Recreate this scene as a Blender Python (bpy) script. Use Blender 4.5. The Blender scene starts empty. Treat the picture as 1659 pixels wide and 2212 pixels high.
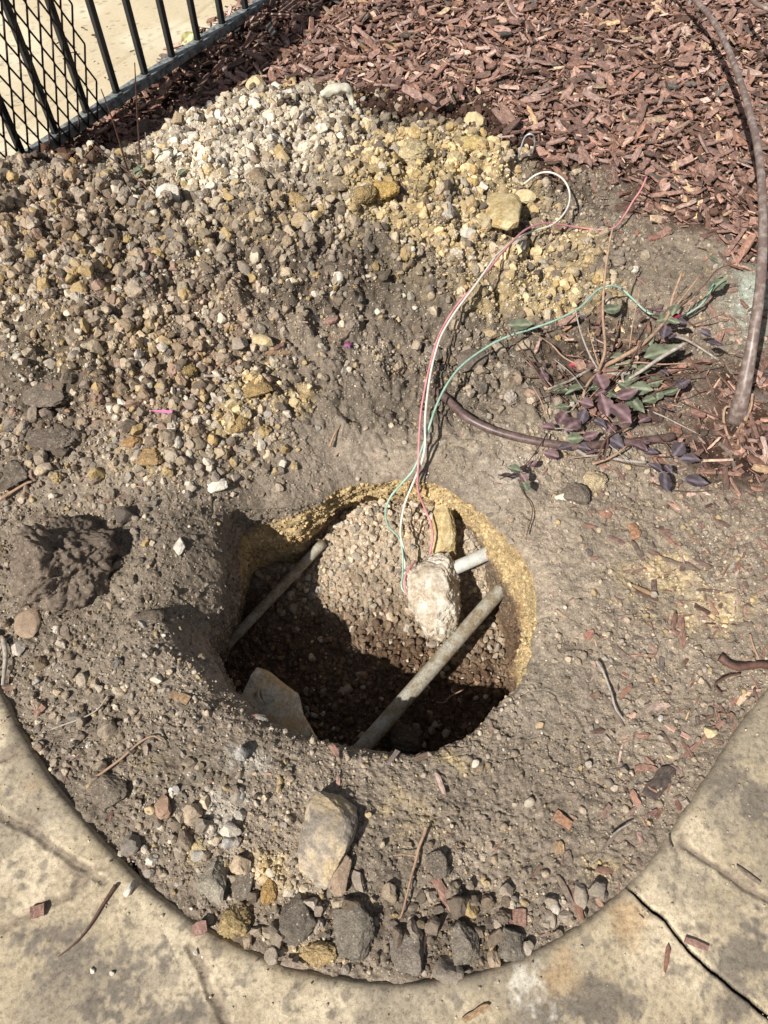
import bpy, math, random
import numpy as np
from mathutils import Vector, Matrix
rnd = random.Random(7)
rng = np.random.default_rng(11)
S = bpy.context.scene
col_main = S.collection

# ---------------------------------------------------------------- camera
PITCH = math.radians(32.5); CAMH = 1.2; FPX = 1597.3      # photo measured at 1659 x 2212
cd = bpy.data.cameras.new('camera'); cam = bpy.data.objects.new('camera', cd); col_main.objects.link(cam)
cam.location = (0, 0, CAMH); cam.rotation_euler = (PITCH, 0, 0)
cd.sensor_fit = 'VERTICAL'; cd.sensor_height = 36.0; cd.lens = 36.0*FPX/2212; cd.clip_start = .01; cd.clip_end = 200
S.camera = cam
# ---------------------------------------------------------------- light
SUN_AZ = math.radians(47); SUN_EL = math.radians(46)       # azimuth the light travels towards, and elevation
w = bpy.data.worlds.new('World'); S.world = w; w.use_nodes = True
nt = w.node_tree; bg = nt.nodes['Background']; sky = nt.nodes.new('ShaderNodeTexSky')
sky.sky_type = 'NISHITA'; sky.sun_disc = False; sky.sun_elevation = SUN_EL; sky.sun_rotation = math.radians(223)
hs_ = nt.nodes.new('ShaderNodeHueSaturation'); hs_.inputs['Saturation'].default_value = .4
nt.links.new(sky.outputs[0], hs_.inputs['Color']); nt.links.new(hs_.outputs[0], bg.inputs[0]); bg.inputs[1].default_value = .056
sd = bpy.data.lights.new('sun', 'SUN'); sd.energy = 4.9; sd.angle = math.radians(.6); sd.color = (1, .95, .87)
sun = bpy.data.objects.new('sun', sd); col_main.objects.link(sun)
sun.rotation_euler = Vector((math.cos(SUN_AZ)*math.cos(SUN_EL), math.sin(SUN_AZ)*math.cos(SUN_EL), -math.sin(SUN_EL))).to_track_quat('-Z', 'Y').to_euler()
S.view_settings.view_transform = 'Standard'; S.view_settings.look = 'None'
S.view_settings.exposure = .38; S.view_settings.gamma = 1

# ---------------------------------------------------------------- numeric helpers
SP, CP = math.sin(PITCH), math.cos(PITCH)
def G(px, py, z=0.0):
    X = (px-829.5)/FPX; Y = (1106-py)/FPX
    dy = SP+Y*CP; dz = -CP+Y*SP; t = (z-CAMH)/dz
    return np.array([X*t, dy*t, z])
def mpp(px, py, z=0.0):                                   # metres per photo pixel there
    Y = (1106-py)/FPX
    return (z-CAMH)/(-CP+Y*SP)/FPX
def PX(x, y, z):
    zz = z-CAMH; d = y*SP-zz*CP; u = y*CP+zz*SP
    d = np.maximum(d, .05)
    return 829.5+x/d*FPX, 1106-u/d*FPX
def hsh(i, j, k, s):
    n = (i.astype(np.int64)*73856093) ^ (j.astype(np.int64)*19349663) ^ (k.astype(np.int64)*83492791) ^ (s*2654435)
    n = (n ^ (n >> 13))*1274126177; n = n & 0x7fffffff; n = n ^ (n >> 16)
    return (n & 0xffff)/65535.0
def vn(x, y, z=None, s=0):
    x = np.asarray(x, float); y = np.asarray(y, float); z = np.zeros_like(x) if z is None else np.asarray(z, float)
    i = np.floor(x); j = np.floor(y); k = np.floor(z); fx = x-i; fy = y-j; fz = z-k
    fx = fx*fx*(3-2*fx); fy = fy*fy*(3-2*fy); fz = fz*fz*(3-2*fz)
    i = i.astype(np.int64); j = j.astype(np.int64); k = k.astype(np.int64); r = 0
    for a in (0, 1):
        for b in (0, 1):
            for c in (0, 1):
                r = r+hsh(i+a, j+b, k+c, s)*(fx if a else 1-fx)*(fy if b else 1-fy)*(fz if c else 1-fz)
    return r*2-1
def fbm(x, y, z=None, s=0, o=4, g=.5):
    r = 0; a = 1; t = 0; x = np.asarray(x, float); y = np.asarray(y, float)
    z = np.zeros_like(x) if z is None else np.asarray(z, float)
    for q in range(o):
        r = r+a*vn(x, y, z, s+q*17); t += a; a *= g; x = x*2.03+11.3; y = y*2.03+4.7; z = z*2.03+1.9
    return r/t
def cell(x, y, s=0):                                       # distance to nearest and second feature point and an id
    i = np.floor(x).astype(np.int64); j = np.floor(y).astype(np.int64)
    d1 = np.full(x.shape, 9.); d2 = np.full(x.shape, 9.); idv = np.zeros(x.shape); zk = np.zeros_like(i)
    for a in (-1, 0, 1):
        for b in (-1, 0, 1):
            px = i+a+hsh(i+a, j+b, zk, s); py = j+b+hsh(i+a, j+b, zk, s+5)
            d = (px-x)**2+(py-y)**2; h = hsh(i+a, j+b, zk, s+9)
            m = d < d1
            d2 = np.where(m, d1, np.minimum(d2, d)); idv = np.where(m, h, idv); d1 = np.where(m, d, d1)
    return np.sqrt(d1), np.sqrt(d2), idv
def ss(a, b, x):
    t = np.clip((x-a)/(b-a), 0, 1); return t*t*(3-2*t)

# ---------------------------------------------------------------- the planted bed and its heights
BC = np.array([0.001, .700]); BR = .683
bedpts = [(0,1480),(60,1600),(140,1720),(230,1830),(300,1880),(430,1990),(600,2070),(829,2118),(1050,2095),(1200,2030),(1350,1905),(1500,1720),(1600,1570),(1659,1480)]
ba = []; br = []
for p in bedpts:
    q = G(*p)[:2]-BC; ba.append(math.atan2(q[1], q[0])); br.append(math.hypot(*q))
o_ = np.argsort(ba); ba = np.array(ba)[o_]; br = np.array(br)[o_]
pf = np.polyfit(ba, br, 5)
def bedR(a):
    a = np.clip(a, ba[0]-.02, ba[-1]+.02); return np.polyval(pf, a)
# control heights: (photo px, py, z)
CT = [
 (30,1500,-.015),(110,1640,-.015),(200,1760,-.015),(300,1860,-.015),(430,1960,-.012),(600,2040,-.012),(830,2090,-.014),(1050,2065,-.014),(1200,2000,-.013),(1340,1880,-.013),(1490,1690,-.018),(1600,1530,-.016),(1655,1460,-.01),
 (830,1800,0),(600,1800,.005),(700,1930,.0),(900,1950,-.012),(1050,1900,-.02),(1200,1800,-.012),(450,1750,.0),(350,1600,.005),(200,1500,0),(60,1400,0),(1400,1650,-.015),(1300,1450,0),(1500,1400,-.005),(1600,1250,0),(1350,1200,.0),(1150,1700,-.01),
 (650,1640,.0),(520,1560,.0),(440,1460,.01),(370,1360,.02),(480,1500,-.03),(420,1385,-.035),(330,1270,.02),(400,1180,.02),(420,1090,.01),(250,1330,.01),(100,1320,.005),(60,1150,.02),(250,1100,.03),
 (850,1655,.0),(1000,1640,-.005),(1150,1520,.0),(1200,1350,.005),(1190,1200,.0),(1120,1100,.0),(1000,1020,-.02),(860,1000,-.035),(720,1010,-.04),(600,1040,-.03),(520,1020,.0),(560,1090,-.05),
 (860,930,-.01),(720,930,-.0),(1000,950,.0),(1100,980,.0),(720,850,.03),(560,930,.03),(860,800,.03),(400,1000,.05),(250,1000,.06),(100,1040,.06),(0,1050,.06),
 (100,900,.10),(0,800,.13),(250,850,.11),(430,820,.09),(600,720,.09),(850,700,.06),(1000,620,.07),(1150,660,.035),(1280,600,.015),(1000,800,.02),(1200,830,.015),(1350,800,.01),
 (0,370,.24),(100,350,.24),(190,385,.22),(270,400,.19),(340,330,.15),(420,265,.16),(520,225,.15),(620,225,.16),(740,235,.13),(880,300,.12),(1020,320,.09),(1120,370,.04),
 (100,500,.25),(0,550,.24),(230,500,.22),(100,680,.19),(300,620,.18),(450,480,.19),(450,650,.14),(620,330,.19),(620,450,.18),(620,570,.14),(780,400,.15),(900,420,.13),(1020,440,.09),(860,560,.11),(1150,520,.035),
 (1250,420,.02),(1400,450,.02),(1500,550,.015),(1600,600,.01),(1600,800,.0),(1500,950,.0),(1650,1050,.0),(1400,1000,.005),(1300,1080,0),
 (1250,300,.035),(1500,300,.035),(1100,200,.04),(900,150,.04),(1400,80,.05),(700,60,.03),(1650,100,.05)]
cw = [G(a, b, c) for a, b, c in CT]
cw += [np.array(p) for p in [(-.95,1.78,.02),(-.78,1.92,-.02),(-.62,2.12,-.03),(-.48,2.3,-.02),(-.3,2.5,.0),(-1.15,1.62,.03),(-1.4,1.4,.1),(-1.4,.9,.1),(-1.1,1.95,-.02),(-.8,2.5,-.04),(-1.3,2.5,-.04),
      (-.2,2.8,.03),(.6,3.1,.05),(1.6,3.1,.05),(1.6,1.5,.02),(1.4,.7,0),(1.1,.5,0),(-1.1,.5,.02),(0,3.4,.04),(-1,3.2,-.04),(.2,2.25,.05),(-.55,1.95,.06),(-.25,2.15,.05),(-1.0,.75,.06)]]
cw = np.array(cw)
def tps_fit(P, z, lam=2e-4):
    n = len(P); d = np.hypot(P[:, None, 0]-P[None, :, 0], P[:, None, 1]-P[None, :, 1])
    K = np.where(d > 0, d*d*np.log(np.maximum(d, 1e-9)), 0)+lam*np.eye(n); Q = np.c_[np.ones(n), P]
    A = np.zeros((n+3, n+3)); A[:n, :n] = K; A[:n, n:] = Q; A[n:, :n] = Q.T
    return np.linalg.solve(A, np.r_[z, 0, 0, 0])
TW = tps_fit(cw[:, :2], cw[:, 2])
def tps(x, y):
    x = np.asarray(x, float); sh = x.shape; x = x.ravel(); y = np.asarray(y, float).ravel(); r = np.empty(x.size)
    n = len(cw)
    for a in range(0, x.size, 60000):
        xx = x[a:a+60000, None]-cw[None, :, 0]; yy = y[a:a+60000, None]-cw[None, :, 1]
        d2 = xx*xx+yy*yy+1e-12
        r[a:a+60000] = (.5*d2*np.log(d2))@TW[:n]+TW[n]+TW[n+1]*x[a:a+60000]+TW[n+2]*y[a:a+60000]
    return r.reshape(sh)

# hole rim
RIM = [(503,1094,-.03),(563,1089,-.05),(648,1084,-.05),(723,1046,-.05),(848,1029,-.045),(948,1036,-.035),(1023,1084,-.02),(1068,1124,-.01),(1123,1184,-.005),(1158,1229,-.0),(1160,1300,0),(1156,1379,-.005),(1138,1454,-.005),(1098,1495,-.005),(1048,1554,-.01),(998,1589,-.015),(938,1624,-.02),(898,1636,-.025),(848,1626,-.02),(773,1611,-.015),(698,1594,-.015),(598,1564,-.02),(548,1534,-.03),(513,1499,-.04),(473,1439,-.05),(443,1389,-.05),(432,1354,-.04),(443,1319,-.02),(463,1279,-.01),(480,1209,-.0),(480,1144,-.01)]
rw = np.array([G(*p) for p in RIM]); HC = np.array([-.015, .585])
ra = np.arctan2(rw[:, 1]-HC[1], rw[:, 0]-HC[0]); rr = np.hypot(rw[:, 0]-HC[0], rw[:, 1]-HC[1])
o_ = np.argsort(ra); ra = ra[o_]; rr = rr[o_]
ra3 = np.r_[ra-2*np.pi, ra, ra+2*np.pi]; rr3 = np.r_[rr, rr, rr]
def rimR(a):
    r = 0
    for d, wt in ((-.05, .25), (0, .5), (.05, .25)): r = r+wt*np.interp(a+d, ra3, rr3)
    return r+.010*fbm(np.cos(a)*8, np.sin(a)*8, s=3, o=6, g=.62)
def wallk(a):                                            # floor radius offset relative to the rim, by angle
    pts = [(-180, .035), (-165, .04), (-140, .02), (-90, .0), (-45, .005), (0, -.012), (25, -.012), (42, .025), (60, .04), (90, .045), (110, .035), (130, .0), (150, .0), (165, .02), (180, .035)]
    return np.interp(np.degrees(a), [p[0] for p in pts], [p[1] for p in pts])
def floorz(x, y):
    z = -.335+.13*ss(.64, .88, y)*(.25+.75*ss(-.2, -.02, x))+.03*ss(.08, .25, x)*ss(.5, .8, y)
    z = z-.02*np.exp(-((x-.05)**2+(y-.42)**2)/.01)
    z = z+.012*fbm(x*14, y*14, s=40)
    d1, d2, _ = cell(x*90, y*90, 41); z = z+.006*np.sqrt(np.clip(1-(d1/.62)**2, 0, 1))
    return z+.002*fbm(x*160, y*160, s=42, o=2)
def polar(x, y):
    return np.hypot(x-HC[0], y-HC[1]), np.arctan2(y-HC[1], x-HC[0])
def mulchw(x, y, z=0):                                  # 1 where wood mulch covers the bed
    px, py = PX(x, y, z)
    line = np.interp(px, [-400, 0, 150, 330, 400, 540, 700, 800, 900, 1040, 1130, 1170, 1300, 1420, 1500, 1659, 2200], [330, 330, 345, 300, 235, 190, 190, 240, 262, 275, 320, 375, 380, 430, 500, 560, 600])
    n = fbm(x*9, y*9, s=60, o=5, g=.6)*(30+60*ss(1000, 1400, px))
    sf = 14+50*ss(1050, 1400, px); m = ss(sf, -sf*.6, py-line+n)
    r2 = np.exp(-(((px-1620)/150)**2+((py-930)/140)**2)**2)
    r3 = .9*np.exp(-(((px-1330)/170)**2+((py-800)/110)**2)**2)
    return np.clip(np.maximum(m, np.maximum(r2*.95, r3*.8)+n/90*((r2+r3) > .15)), 0, 1)
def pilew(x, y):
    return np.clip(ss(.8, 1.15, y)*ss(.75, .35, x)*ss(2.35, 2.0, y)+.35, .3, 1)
def smoothw(x, y):
    px, py = PX(x, y, 0); px = px+40*fbm(x*9, y*9, s=66); py = py+40*fbm(x*9, y*9, s=67); w_ = 0
    for cx, cy, rx, ry, q_ in [(900,945,330,85,.9),(1230,1230,120,230,.85),(1180,1500,120,140,.7),(1080,1060,110,60,.8),(420,1150,110,100,.5),(500,1450,90,110,.5),(1450,560,170,140,.5),(980,1690,240,60,.45),(1600,700,70,120,.8),(640,1000,160,60,.5)]:
        w_ = np.maximum(w_, q_*np.exp(-(((px-cx)/rx)**2+((py-cy)/ry)**2)**2))
    return w_
def outz(x, y):
    z = tps(x, y)
    a = np.arctan2(y-BC[1], x-BC[0]); d = np.hypot(x-BC[0], y-BC[1])-bedR(a)
    near = y < .43
    m = mulchw(x, y); pw = pilew(x, y)
    pl_ = ss(.55, 1, pw)*(1-m)
    z = z+pw*.013*fbm(x*11, y*11, s=1)+.006*fbm(x*28, y*28, s=2)+pl_*(.060*np.abs(fbm(x*10, y*10, s=17))-.014+.030*np.abs(fbm(x*30, y*30, s=18)))
    d1, d2, idv = cell(x*48+.3*vn(x*60, y*60, s=7), y*48, 8)
    z = z+(.006*pw)*np.sqrt(np.clip(1-(d1/.6)**2, 0, 1))*(idv > .45)*(1-m)
    d1, d2, idv = cell(x*120+.4*vn(x*150, y*150, s=19), y*120, 12); sm = smoothw(x, y)
    z = z+(1-.8*sm)*.0022*np.sqrt(np.clip(1-(d1/.62)**2, 0, 1))*(idv > .3)*(.4+.6*ss(-.1, .3, fbm(x*7, y*7, s=13)+pw*.5))
    z = z+(1-.6*sm)*.0022*fbm(x*170, y*170, s=14, o=3)+.004*(1-sm)*fbm(x*60, y*60, s=15, o=3)
    cr = np.abs(fbm(x*16, y*16, s=31, o=3)); z = z-.003*ss(.05, 0, cr+.02*vn(x*90, y*90, s=34))*ss(0, .25, vn(x*6, y*6, s=33))*(1-m)
    z = np.where(near & (d > -.05), np.minimum(z, -.004+.012*ss(-.02, -.06, d)-.055*ss(.003, .014, d)), z)
    return z
def Hfull(x, y):
    x = np.atleast_1d(np.asarray(x, float)); y = np.atleast_1d(np.asarray(y, float))
    r, a = polar(x, y); R = rimR(a); Rf = R+np.minimum(wallk(a), -.004)
    out = r >= R; z = np.empty_like(x)
    if out.any(): z[out] = outz(x[out], y[out])-.018*np.exp(-(r[out]-R[out])/.012)
    i = ~out
    if i.any():
        zf = floorz(x[i], y[i]); t = np.clip((r[i]-Rf[i])/(R[i]-Rf[i]), 0, 1); zr = -.03
        z[i] = np.where(t > 0, zf+(zr-zf)*t, zf)
    return z
def pavez(x, y): return .0045*fbm(x*6, y*6, s=50)+.0022*np.abs(fbm(x*22, y*22, s=51))+.0007*fbm(x*120, y*120, s=52)
def onpave(x, y):
    return (y < .43) & (np.hypot(x-BC[0], y-BC[1]) > bedR(np.arctan2(y-BC[1], x-BC[0])))
def hit(px, py):                                          # photo pixel -> point on the terrain
    X = (px-829.5)/FPX; Y = (1106-py)/FPX; dy = SP+Y*CP; dz = -CP+Y*SP
    t = np.linspace((.36-CAMH)/dz, (-.42-CAMH)/dz, 420)
    x = X*t; y = dy*t; z = CAMH+dz*t; h = np.where(onpave(x, y), .0005+pavez(x, y), Hfull(x, y))
    k = np.argmax(z < h)
    return np.array([x[k], y[k], h[k]])

# ---------------------------------------------------------------- albedo of the bed, as paint-independent soil colours
SOIL = np.array((.258, .214, .170)); DARK = np.array((.155, .123, .095)); PALE = np.array((.52, .46, .375)); YEL = np.array((.50, .395, .23))
TAN = np.array((.33, .265, .185)); BRN = np.array((.30, .225, .165)); MUL = np.array((.07, .04, .03)); GRN = np.array((.35, .385, .335)); WHT = np.array((.5, .46, .4))
BL = [ (1230,1230,130,280,np.array((.335,.278,.218)),.7),(900,950,340,80,np.array((.33,.28,.225)),.6),(1180,1520,150,130,np.array((.33,.28,.225)),.6),(300,1500,150,120,np.array((.31,.262,.21)),.5),(1080,1060,110,60,np.array((.35,.3,.245)),.6), # cx cy rx ry colour strength
 (520,290,230,100,PALE,1),(700,270,130,70,PALE,1),(430,360,130,60,PALE,.9),(150,600,330,260,TAN,.45),(100,480,220,120,BRN,.7),(300,800,260,150,BRN,.8),(400,950,180,110,TAN,.5),(150,760,170,60,TAN,.7),(330,740,70,50,YEL,.5),
 (880,350,130,80,YEL,1),(1020,330,110,60,YEL,.95),(840,430,120,70,YEL,.9),(1000,540,170,90,YEL,.55),(430,500,170,70,YEL,.35),(620,500,120,70,YEL,.35),(480,640,120,60,BRN,.6),(250,500,150,80,DARK,.45),(120,640,120,70,DARK,.4),(1080,430,110,60,YEL,.75),(960,480,150,60,YEL,.55),(1150,560,120,60,YEL,.7),(1200,640,130,60,YEL,.8),(1060,640,120,50,YEL,.7),(1280,520,60,40,YEL,.5),(550,835,60,40,YEL,.9),(512,910,35,40,YEL,.9),(650,860,35,25,YEL,.8),(322,985,45,30,YEL,.6),
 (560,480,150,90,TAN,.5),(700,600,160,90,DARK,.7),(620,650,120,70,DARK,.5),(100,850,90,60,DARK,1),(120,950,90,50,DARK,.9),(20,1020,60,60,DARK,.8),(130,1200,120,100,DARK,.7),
 (1450,600,170,140,TAN,.25),(1625,640,50,90,GRN,.8),(1150,900,120,60,TAN,.2),(1090,1030,60,40,WHT,.35),(950,1000,100,40,TAN,.3),
 (1430,1230,90,60,YEL,.55),(1530,1320,90,50,YEL,.55),(1400,1320,60,30,YEL,.35),(980,1660,60,25,YEL,.6),(300,1480,80,60,TAN,.3),(300,1650,90,50,YEL,.25),(170,1470,60,30,YEL,.3),
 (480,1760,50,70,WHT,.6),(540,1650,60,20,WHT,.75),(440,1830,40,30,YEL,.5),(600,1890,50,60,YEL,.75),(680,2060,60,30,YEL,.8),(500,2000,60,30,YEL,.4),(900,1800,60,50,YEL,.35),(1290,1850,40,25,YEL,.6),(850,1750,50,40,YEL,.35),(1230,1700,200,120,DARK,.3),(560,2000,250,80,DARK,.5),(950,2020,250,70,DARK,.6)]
def albedo(x, y, z, inhole=None):
    px, py = PX(x, y, z); px = px+55*fbm(x*13, y*13, s=70, o=5, g=.65); py = py+55*fbm(x*13, y*13, s=71, o=5, g=.65)
    c = np.tile(SOIL, (x.size, 1)); nz = fbm(x*45, y*45, z*45, s=72)
    for cx, cy, rx, ry, cc, st in BL:
        g = np.exp(-(((px-cx)/rx)**2+((py-cy)/ry)**2)**1.15)*st
        g = ss(.06, .72, g+.5*nz*(g > .03))*min(1, st+.1)
        c = c*(1-g[:, None])+cc*g[:, None]
    m = mulchw(x, y, z)[:, None]; c = c*(1-m)+MUL*m
    c = c*(1+.42*fbm(x*7, y*7, s=73)[:, None]+.20*fbm(x*60, y*60, z*60, s=74)[:, None])
    return c
def holecol(x, y, z, a, s):                               # walls: strata by depth; s=0 rim .. 1 floor
    n = fbm(x*20, y*20, z*45, s=80); zz = z+.034*n
    deg = np.degrees(a)
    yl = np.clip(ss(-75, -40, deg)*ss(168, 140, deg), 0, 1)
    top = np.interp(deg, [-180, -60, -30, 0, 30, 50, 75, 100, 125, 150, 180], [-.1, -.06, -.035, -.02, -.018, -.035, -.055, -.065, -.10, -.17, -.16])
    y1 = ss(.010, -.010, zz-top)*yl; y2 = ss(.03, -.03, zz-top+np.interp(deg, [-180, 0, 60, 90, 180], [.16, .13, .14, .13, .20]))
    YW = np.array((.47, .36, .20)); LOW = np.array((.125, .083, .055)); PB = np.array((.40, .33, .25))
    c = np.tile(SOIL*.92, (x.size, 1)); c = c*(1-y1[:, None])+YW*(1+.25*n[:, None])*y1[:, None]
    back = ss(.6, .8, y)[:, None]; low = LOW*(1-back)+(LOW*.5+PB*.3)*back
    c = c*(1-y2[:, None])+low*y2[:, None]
    c = c*(1+.30*fbm(x*70, y*70, z*70, s=81)[:, None]+.35*fbm(x*22, y*22, z*60, s=82)[:, None])
    og_ = (ss(.1, .5, fbm(x*25, y*25, z*50, s=83))*.5)[:, None]*y1[:, None]; c = c*(1-og_)+np.array((.33, .22, .12))*og_
    return c
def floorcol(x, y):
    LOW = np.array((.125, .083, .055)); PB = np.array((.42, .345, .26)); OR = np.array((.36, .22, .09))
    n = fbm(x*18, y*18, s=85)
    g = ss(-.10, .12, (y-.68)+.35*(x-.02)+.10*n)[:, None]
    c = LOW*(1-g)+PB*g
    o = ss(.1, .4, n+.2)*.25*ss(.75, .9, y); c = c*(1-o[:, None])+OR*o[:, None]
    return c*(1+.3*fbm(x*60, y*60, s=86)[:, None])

# ---------------------------------------------------------------- mesh helpers
def mesh_np(name, V, F, mat=None, smooth=False, attrs=None):
    me = bpy.data.meshes.new(name); V = np.asarray(V, np.float32); F = np.asarray(F, np.int32); k = F.shape[1]
    me.vertices.add(len(V)); me.vertices.foreach_set('co', V.ravel())
    me.loops.add(F.size); me.loops.foreach_set('vertex_index', F.ravel())
    me.polygons.add(len(F)); me.polygons.foreach_set('loop_start', np.arange(0, F.size, k, dtype=np.int32))
    me.polygons.foreach_set('loop_total', np.full(len(F), k, np.int32))
    me.polygons.foreach_set('use_smooth', np.full(len(F), smooth, bool))
    for an, av in (attrs or {}).items():
        if av.shape[1] == 3 and an == 'col':
            a = me.attributes.new(an, 'FLOAT_COLOR', 'POINT'); a.data.foreach_set('color', np.c_[av, np.ones(len(av))].astype(np.float32).ravel())
        elif av.shape[1] == 3:
            a = me.attributes.new(an, 'FLOAT_VECTOR', 'POINT'); a.data.foreach_set('vector', av.astype(np.float32).ravel())
    me.update(calc_edges=True); me.validate()
    if mat: me.materials.append(mat)
    return me
def link(name, me, parent=None):
    o = bpy.data.objects.new(name, me); col_main.objects.link(o)
    if parent is not None: o.parent = parent
    return o
def tag(o, label=None, cat=None, group=None, kind=None):
    if label: o['label'] = label
    if cat: o['category'] = cat
    if group: o['group'] = group
    if kind: o['kind'] = kind
    return o
def gridF(nu, nv, wrap=False):
    i = np.arange(nu if wrap else nu-1)[:, None]; j = np.arange(nv-1)[None, :]; i2 = (i+1) % nu
    return np.stack([i*nv+j, i2*nv+j, i2*nv+j+1, i*nv+j+1], -1).reshape(-1, 4)
def ico(sub):
    t = (1+5**.5)/2
    V = [(-1,t,0),(1,t,0),(-1,-t,0),(1,-t,0),(0,-1,t),(0,1,t),(0,-1,-t),(0,1,-t),(t,0,-1),(t,0,1),(-t,0,-1),(-t,0,1)]
    F = [(0,11,5),(0,5,1),(0,1,7),(0,7,10),(0,10,11),(1,5,9),(5,11,4),(11,10,2),(10,7,6),(7,1,8),(3,9,4),(3,4,2),(3,2,6),(3,6,8),(3,8,9),(4,9,5),(2,4,11),(6,2,10),(8,6,7),(9,8,1)]
    V = [np.array(v)/np.linalg.norm(v) for v in V]
    for _ in range(sub):
        c = {}; nF = []
        def mid(a, b):
            k = (min(a, b), max(a, b))
            if k not in c: v = V[a]+V[b]; V.append(v/np.linalg.norm(v)); c[k] = len(V)-1
            return c[k]
        for a, b, d in F:
            x, y, z = mid(a, b), mid(b, d), mid(d, a); nF += [(a, x, z), (b, y, x), (d, z, y), (x, y, z)]
        F = nF
    return np.array(V), np.array(F, np.int32)
ICO = {k: ico(k) for k in range(6)}
def catmull(P, n=6):
    P = [np.array(p, float) for p in P]; P = [2*P[0]-P[1]]+P+[2*P[-1]-P[-2]]; out = []
    for i in range(1, len(P)-2):
        a, b, c, d = P[i-1:i+3]
        for q in range(n):
            t = q/n; out.append(.5*((2*b)+(-a+c)*t+(2*a-5*b+4*c-d)*t*t+(-a+3*b-3*c+d)*t**3))
    out.append(P[-2]); return np.array(out)
def tubeVF(P, rad, n=8, wob=0, seed=0, cap=True):
    P = np.asarray(P, float); m = len(P); rad = np.broadcast_to(np.asarray(rad, float), (m,)) if np.ndim(rad) else np.full(m, rad)
    T = np.gradient(P, axis=0); T /= np.linalg.norm(T, axis=1)[:, None]+1e-12
    u = np.cross(T[0], (0, 0, 1.)); u = u if np.linalg.norm(u) > .1 else np.cross(T[0], (1., 0, 0)); u /= np.linalg.norm(u)
    V = []; L = []; s = 0
    for i in range(m):
        u = u-T[i]*(u@T[i]); u /= np.linalg.norm(u); v = np.cross(T[i], u)
        if i: s += np.linalg.norm(P[i]-P[i-1])
        th = np.arange(n)/n*2*np.pi; r = rad[i]
        ring = np.cos(th)[:, None]*u+np.sin(th)[:, None]*v
        rr_ = r*(1+wob*fbm(np.cos(th)*1.5+seed, np.sin(th)*1.5, np.full(n, s*60), s=90+seed, o=3)) if wob else np.full(n, r)
        V.append(P[i]+ring*rr_[:, None]); L.append(np.c_[np.cos(th)*r, np.sin(th)*r, np.full(n, s)])
    V = np.concatenate(V); L = np.concatenate(L)
    i = np.arange(m-1)[:, None]; j = np.arange(n)[None, :]; j2 = (j+1) % n
    F = np.stack([i*n+j, i*n+j2, (i+1)*n+j2, (i+1)*n+j], -1).reshape(-1, 4)
    if cap:
        V = np.r_[V, [P[0]], [P[-1]]]; L = np.r_[L, [L[0]], [L[-1]]]; a = m*n; j = np.arange(n)
        F = np.r_[F, np.c_[np.full(n, a), (j+1) % n, j, j], np.c_[np.full(n, a+1), (m-1)*n+j, (m-1)*n+(j+1) % n, (m-1)*n+(j+1) % n]]
    return V, F, L
class MB:                                                 # collects quads and triangles into one mesh
    def __init__(s): s.V = []; s.F = []; s.L = []; s.n = 0
    def add(s, V, F, L=None):
        V = np.asarray(V, float); s.V.append(V); s.L.append(V.copy() if L is None else np.asarray(L, float))
        s.F += [tuple(dict.fromkeys(int(q)+s.n for q in f)) for f in F]; s.n += len(V); return s
    def tube(s, *a, **k): return s.add(*tubeVF(*a, **k))
    def box(s, c, d, R=None, bev=0):
        c = np.array(c, float); d = np.array(d, float)/2
        V = np.array([(x, y, z) for x in (-1, 1) for y in (-1, 1) for z in (-1, 1)])*d
        if R is not None: V = V@np.array(R).T
        return s.add(V+c, [(0,1,3,2),(4,6,7,5),(0,4,5,1),(2,3,7,6),(0,2,6,4),(1,5,7,3)])
    def build(s, name, mat, parent=None, smooth=True, bevel=0):
        me = bpy.data.meshes.new(name); V = np.concatenate(s.V); me.from_pydata(V.tolist(), [], [f for f in s.F if len(f) > 2])
        a = me.attributes.new('loc', 'FLOAT_VECTOR', 'POINT'); a.data.foreach_set('vector', np.concatenate(s.L).astype(np.float32).ravel())
        me.polygons.foreach_set('use_smooth', [smooth]*len(me.polygons)); me.update()
        if mat: me.materials.append(mat)
        o = link(name, me, parent)
        if bevel:
            b = o.modifiers.new('bevel', 'BEVEL'); b.width = bevel; b.segments = 2; b.limit_method = 'ANGLE'
        return o

# ---------------------------------------------------------------- materials
def newmat(name):
    m = bpy.data.materials.new(name); m.use_nodes = True; t = m.node_tree; b = t.nodes['Principled BSDF']
    return m, t, b
def N(t, kind, **k):
    n = t.nodes.new(kind)
    for a, v in k.items():
        if a in n.inputs.keys() if isinstance(a, str) else False: n.inputs[a].default_value = v
        else: setattr(n, a, v)
    return n
def lk(t, a, b): t.links.new(a, b)
def coords(t, src):
    if src == 'obj': return N(t, 'ShaderNodeTexCoord').outputs['Object']
    if src == 'geo': return N(t, 'ShaderNodeNewGeometry').outputs['Position']
    return N(t, 'ShaderNodeAttribute', attribute_name=src).outputs['Vector']
def noise(t, vec, scale, detail=4, rough=.6, dist=0):
    n = N(t, 'ShaderNodeTexNoise'); n.inputs['Scale'].default_value = scale; n.inputs['Detail'].default_value = detail
    n.inputs['Roughness'].default_value = rough; n.inputs['Distortion'].default_value = dist; lk(t, vec, n.inputs['Vector']); return n.outputs['Fac']
def ramp(t, fac, stops):
    r = N(t, 'ShaderNodeValToRGB'); e = r.color_ramp.elements
    while len(e) < len(stops): e.new(.5)
    for q, (p, c) in zip(e, stops): q.position = p; q.color = (*c, 1) if len(c) == 3 else c
    lk(t, fac, r.inputs[0]); return r.outputs[0]
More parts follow.
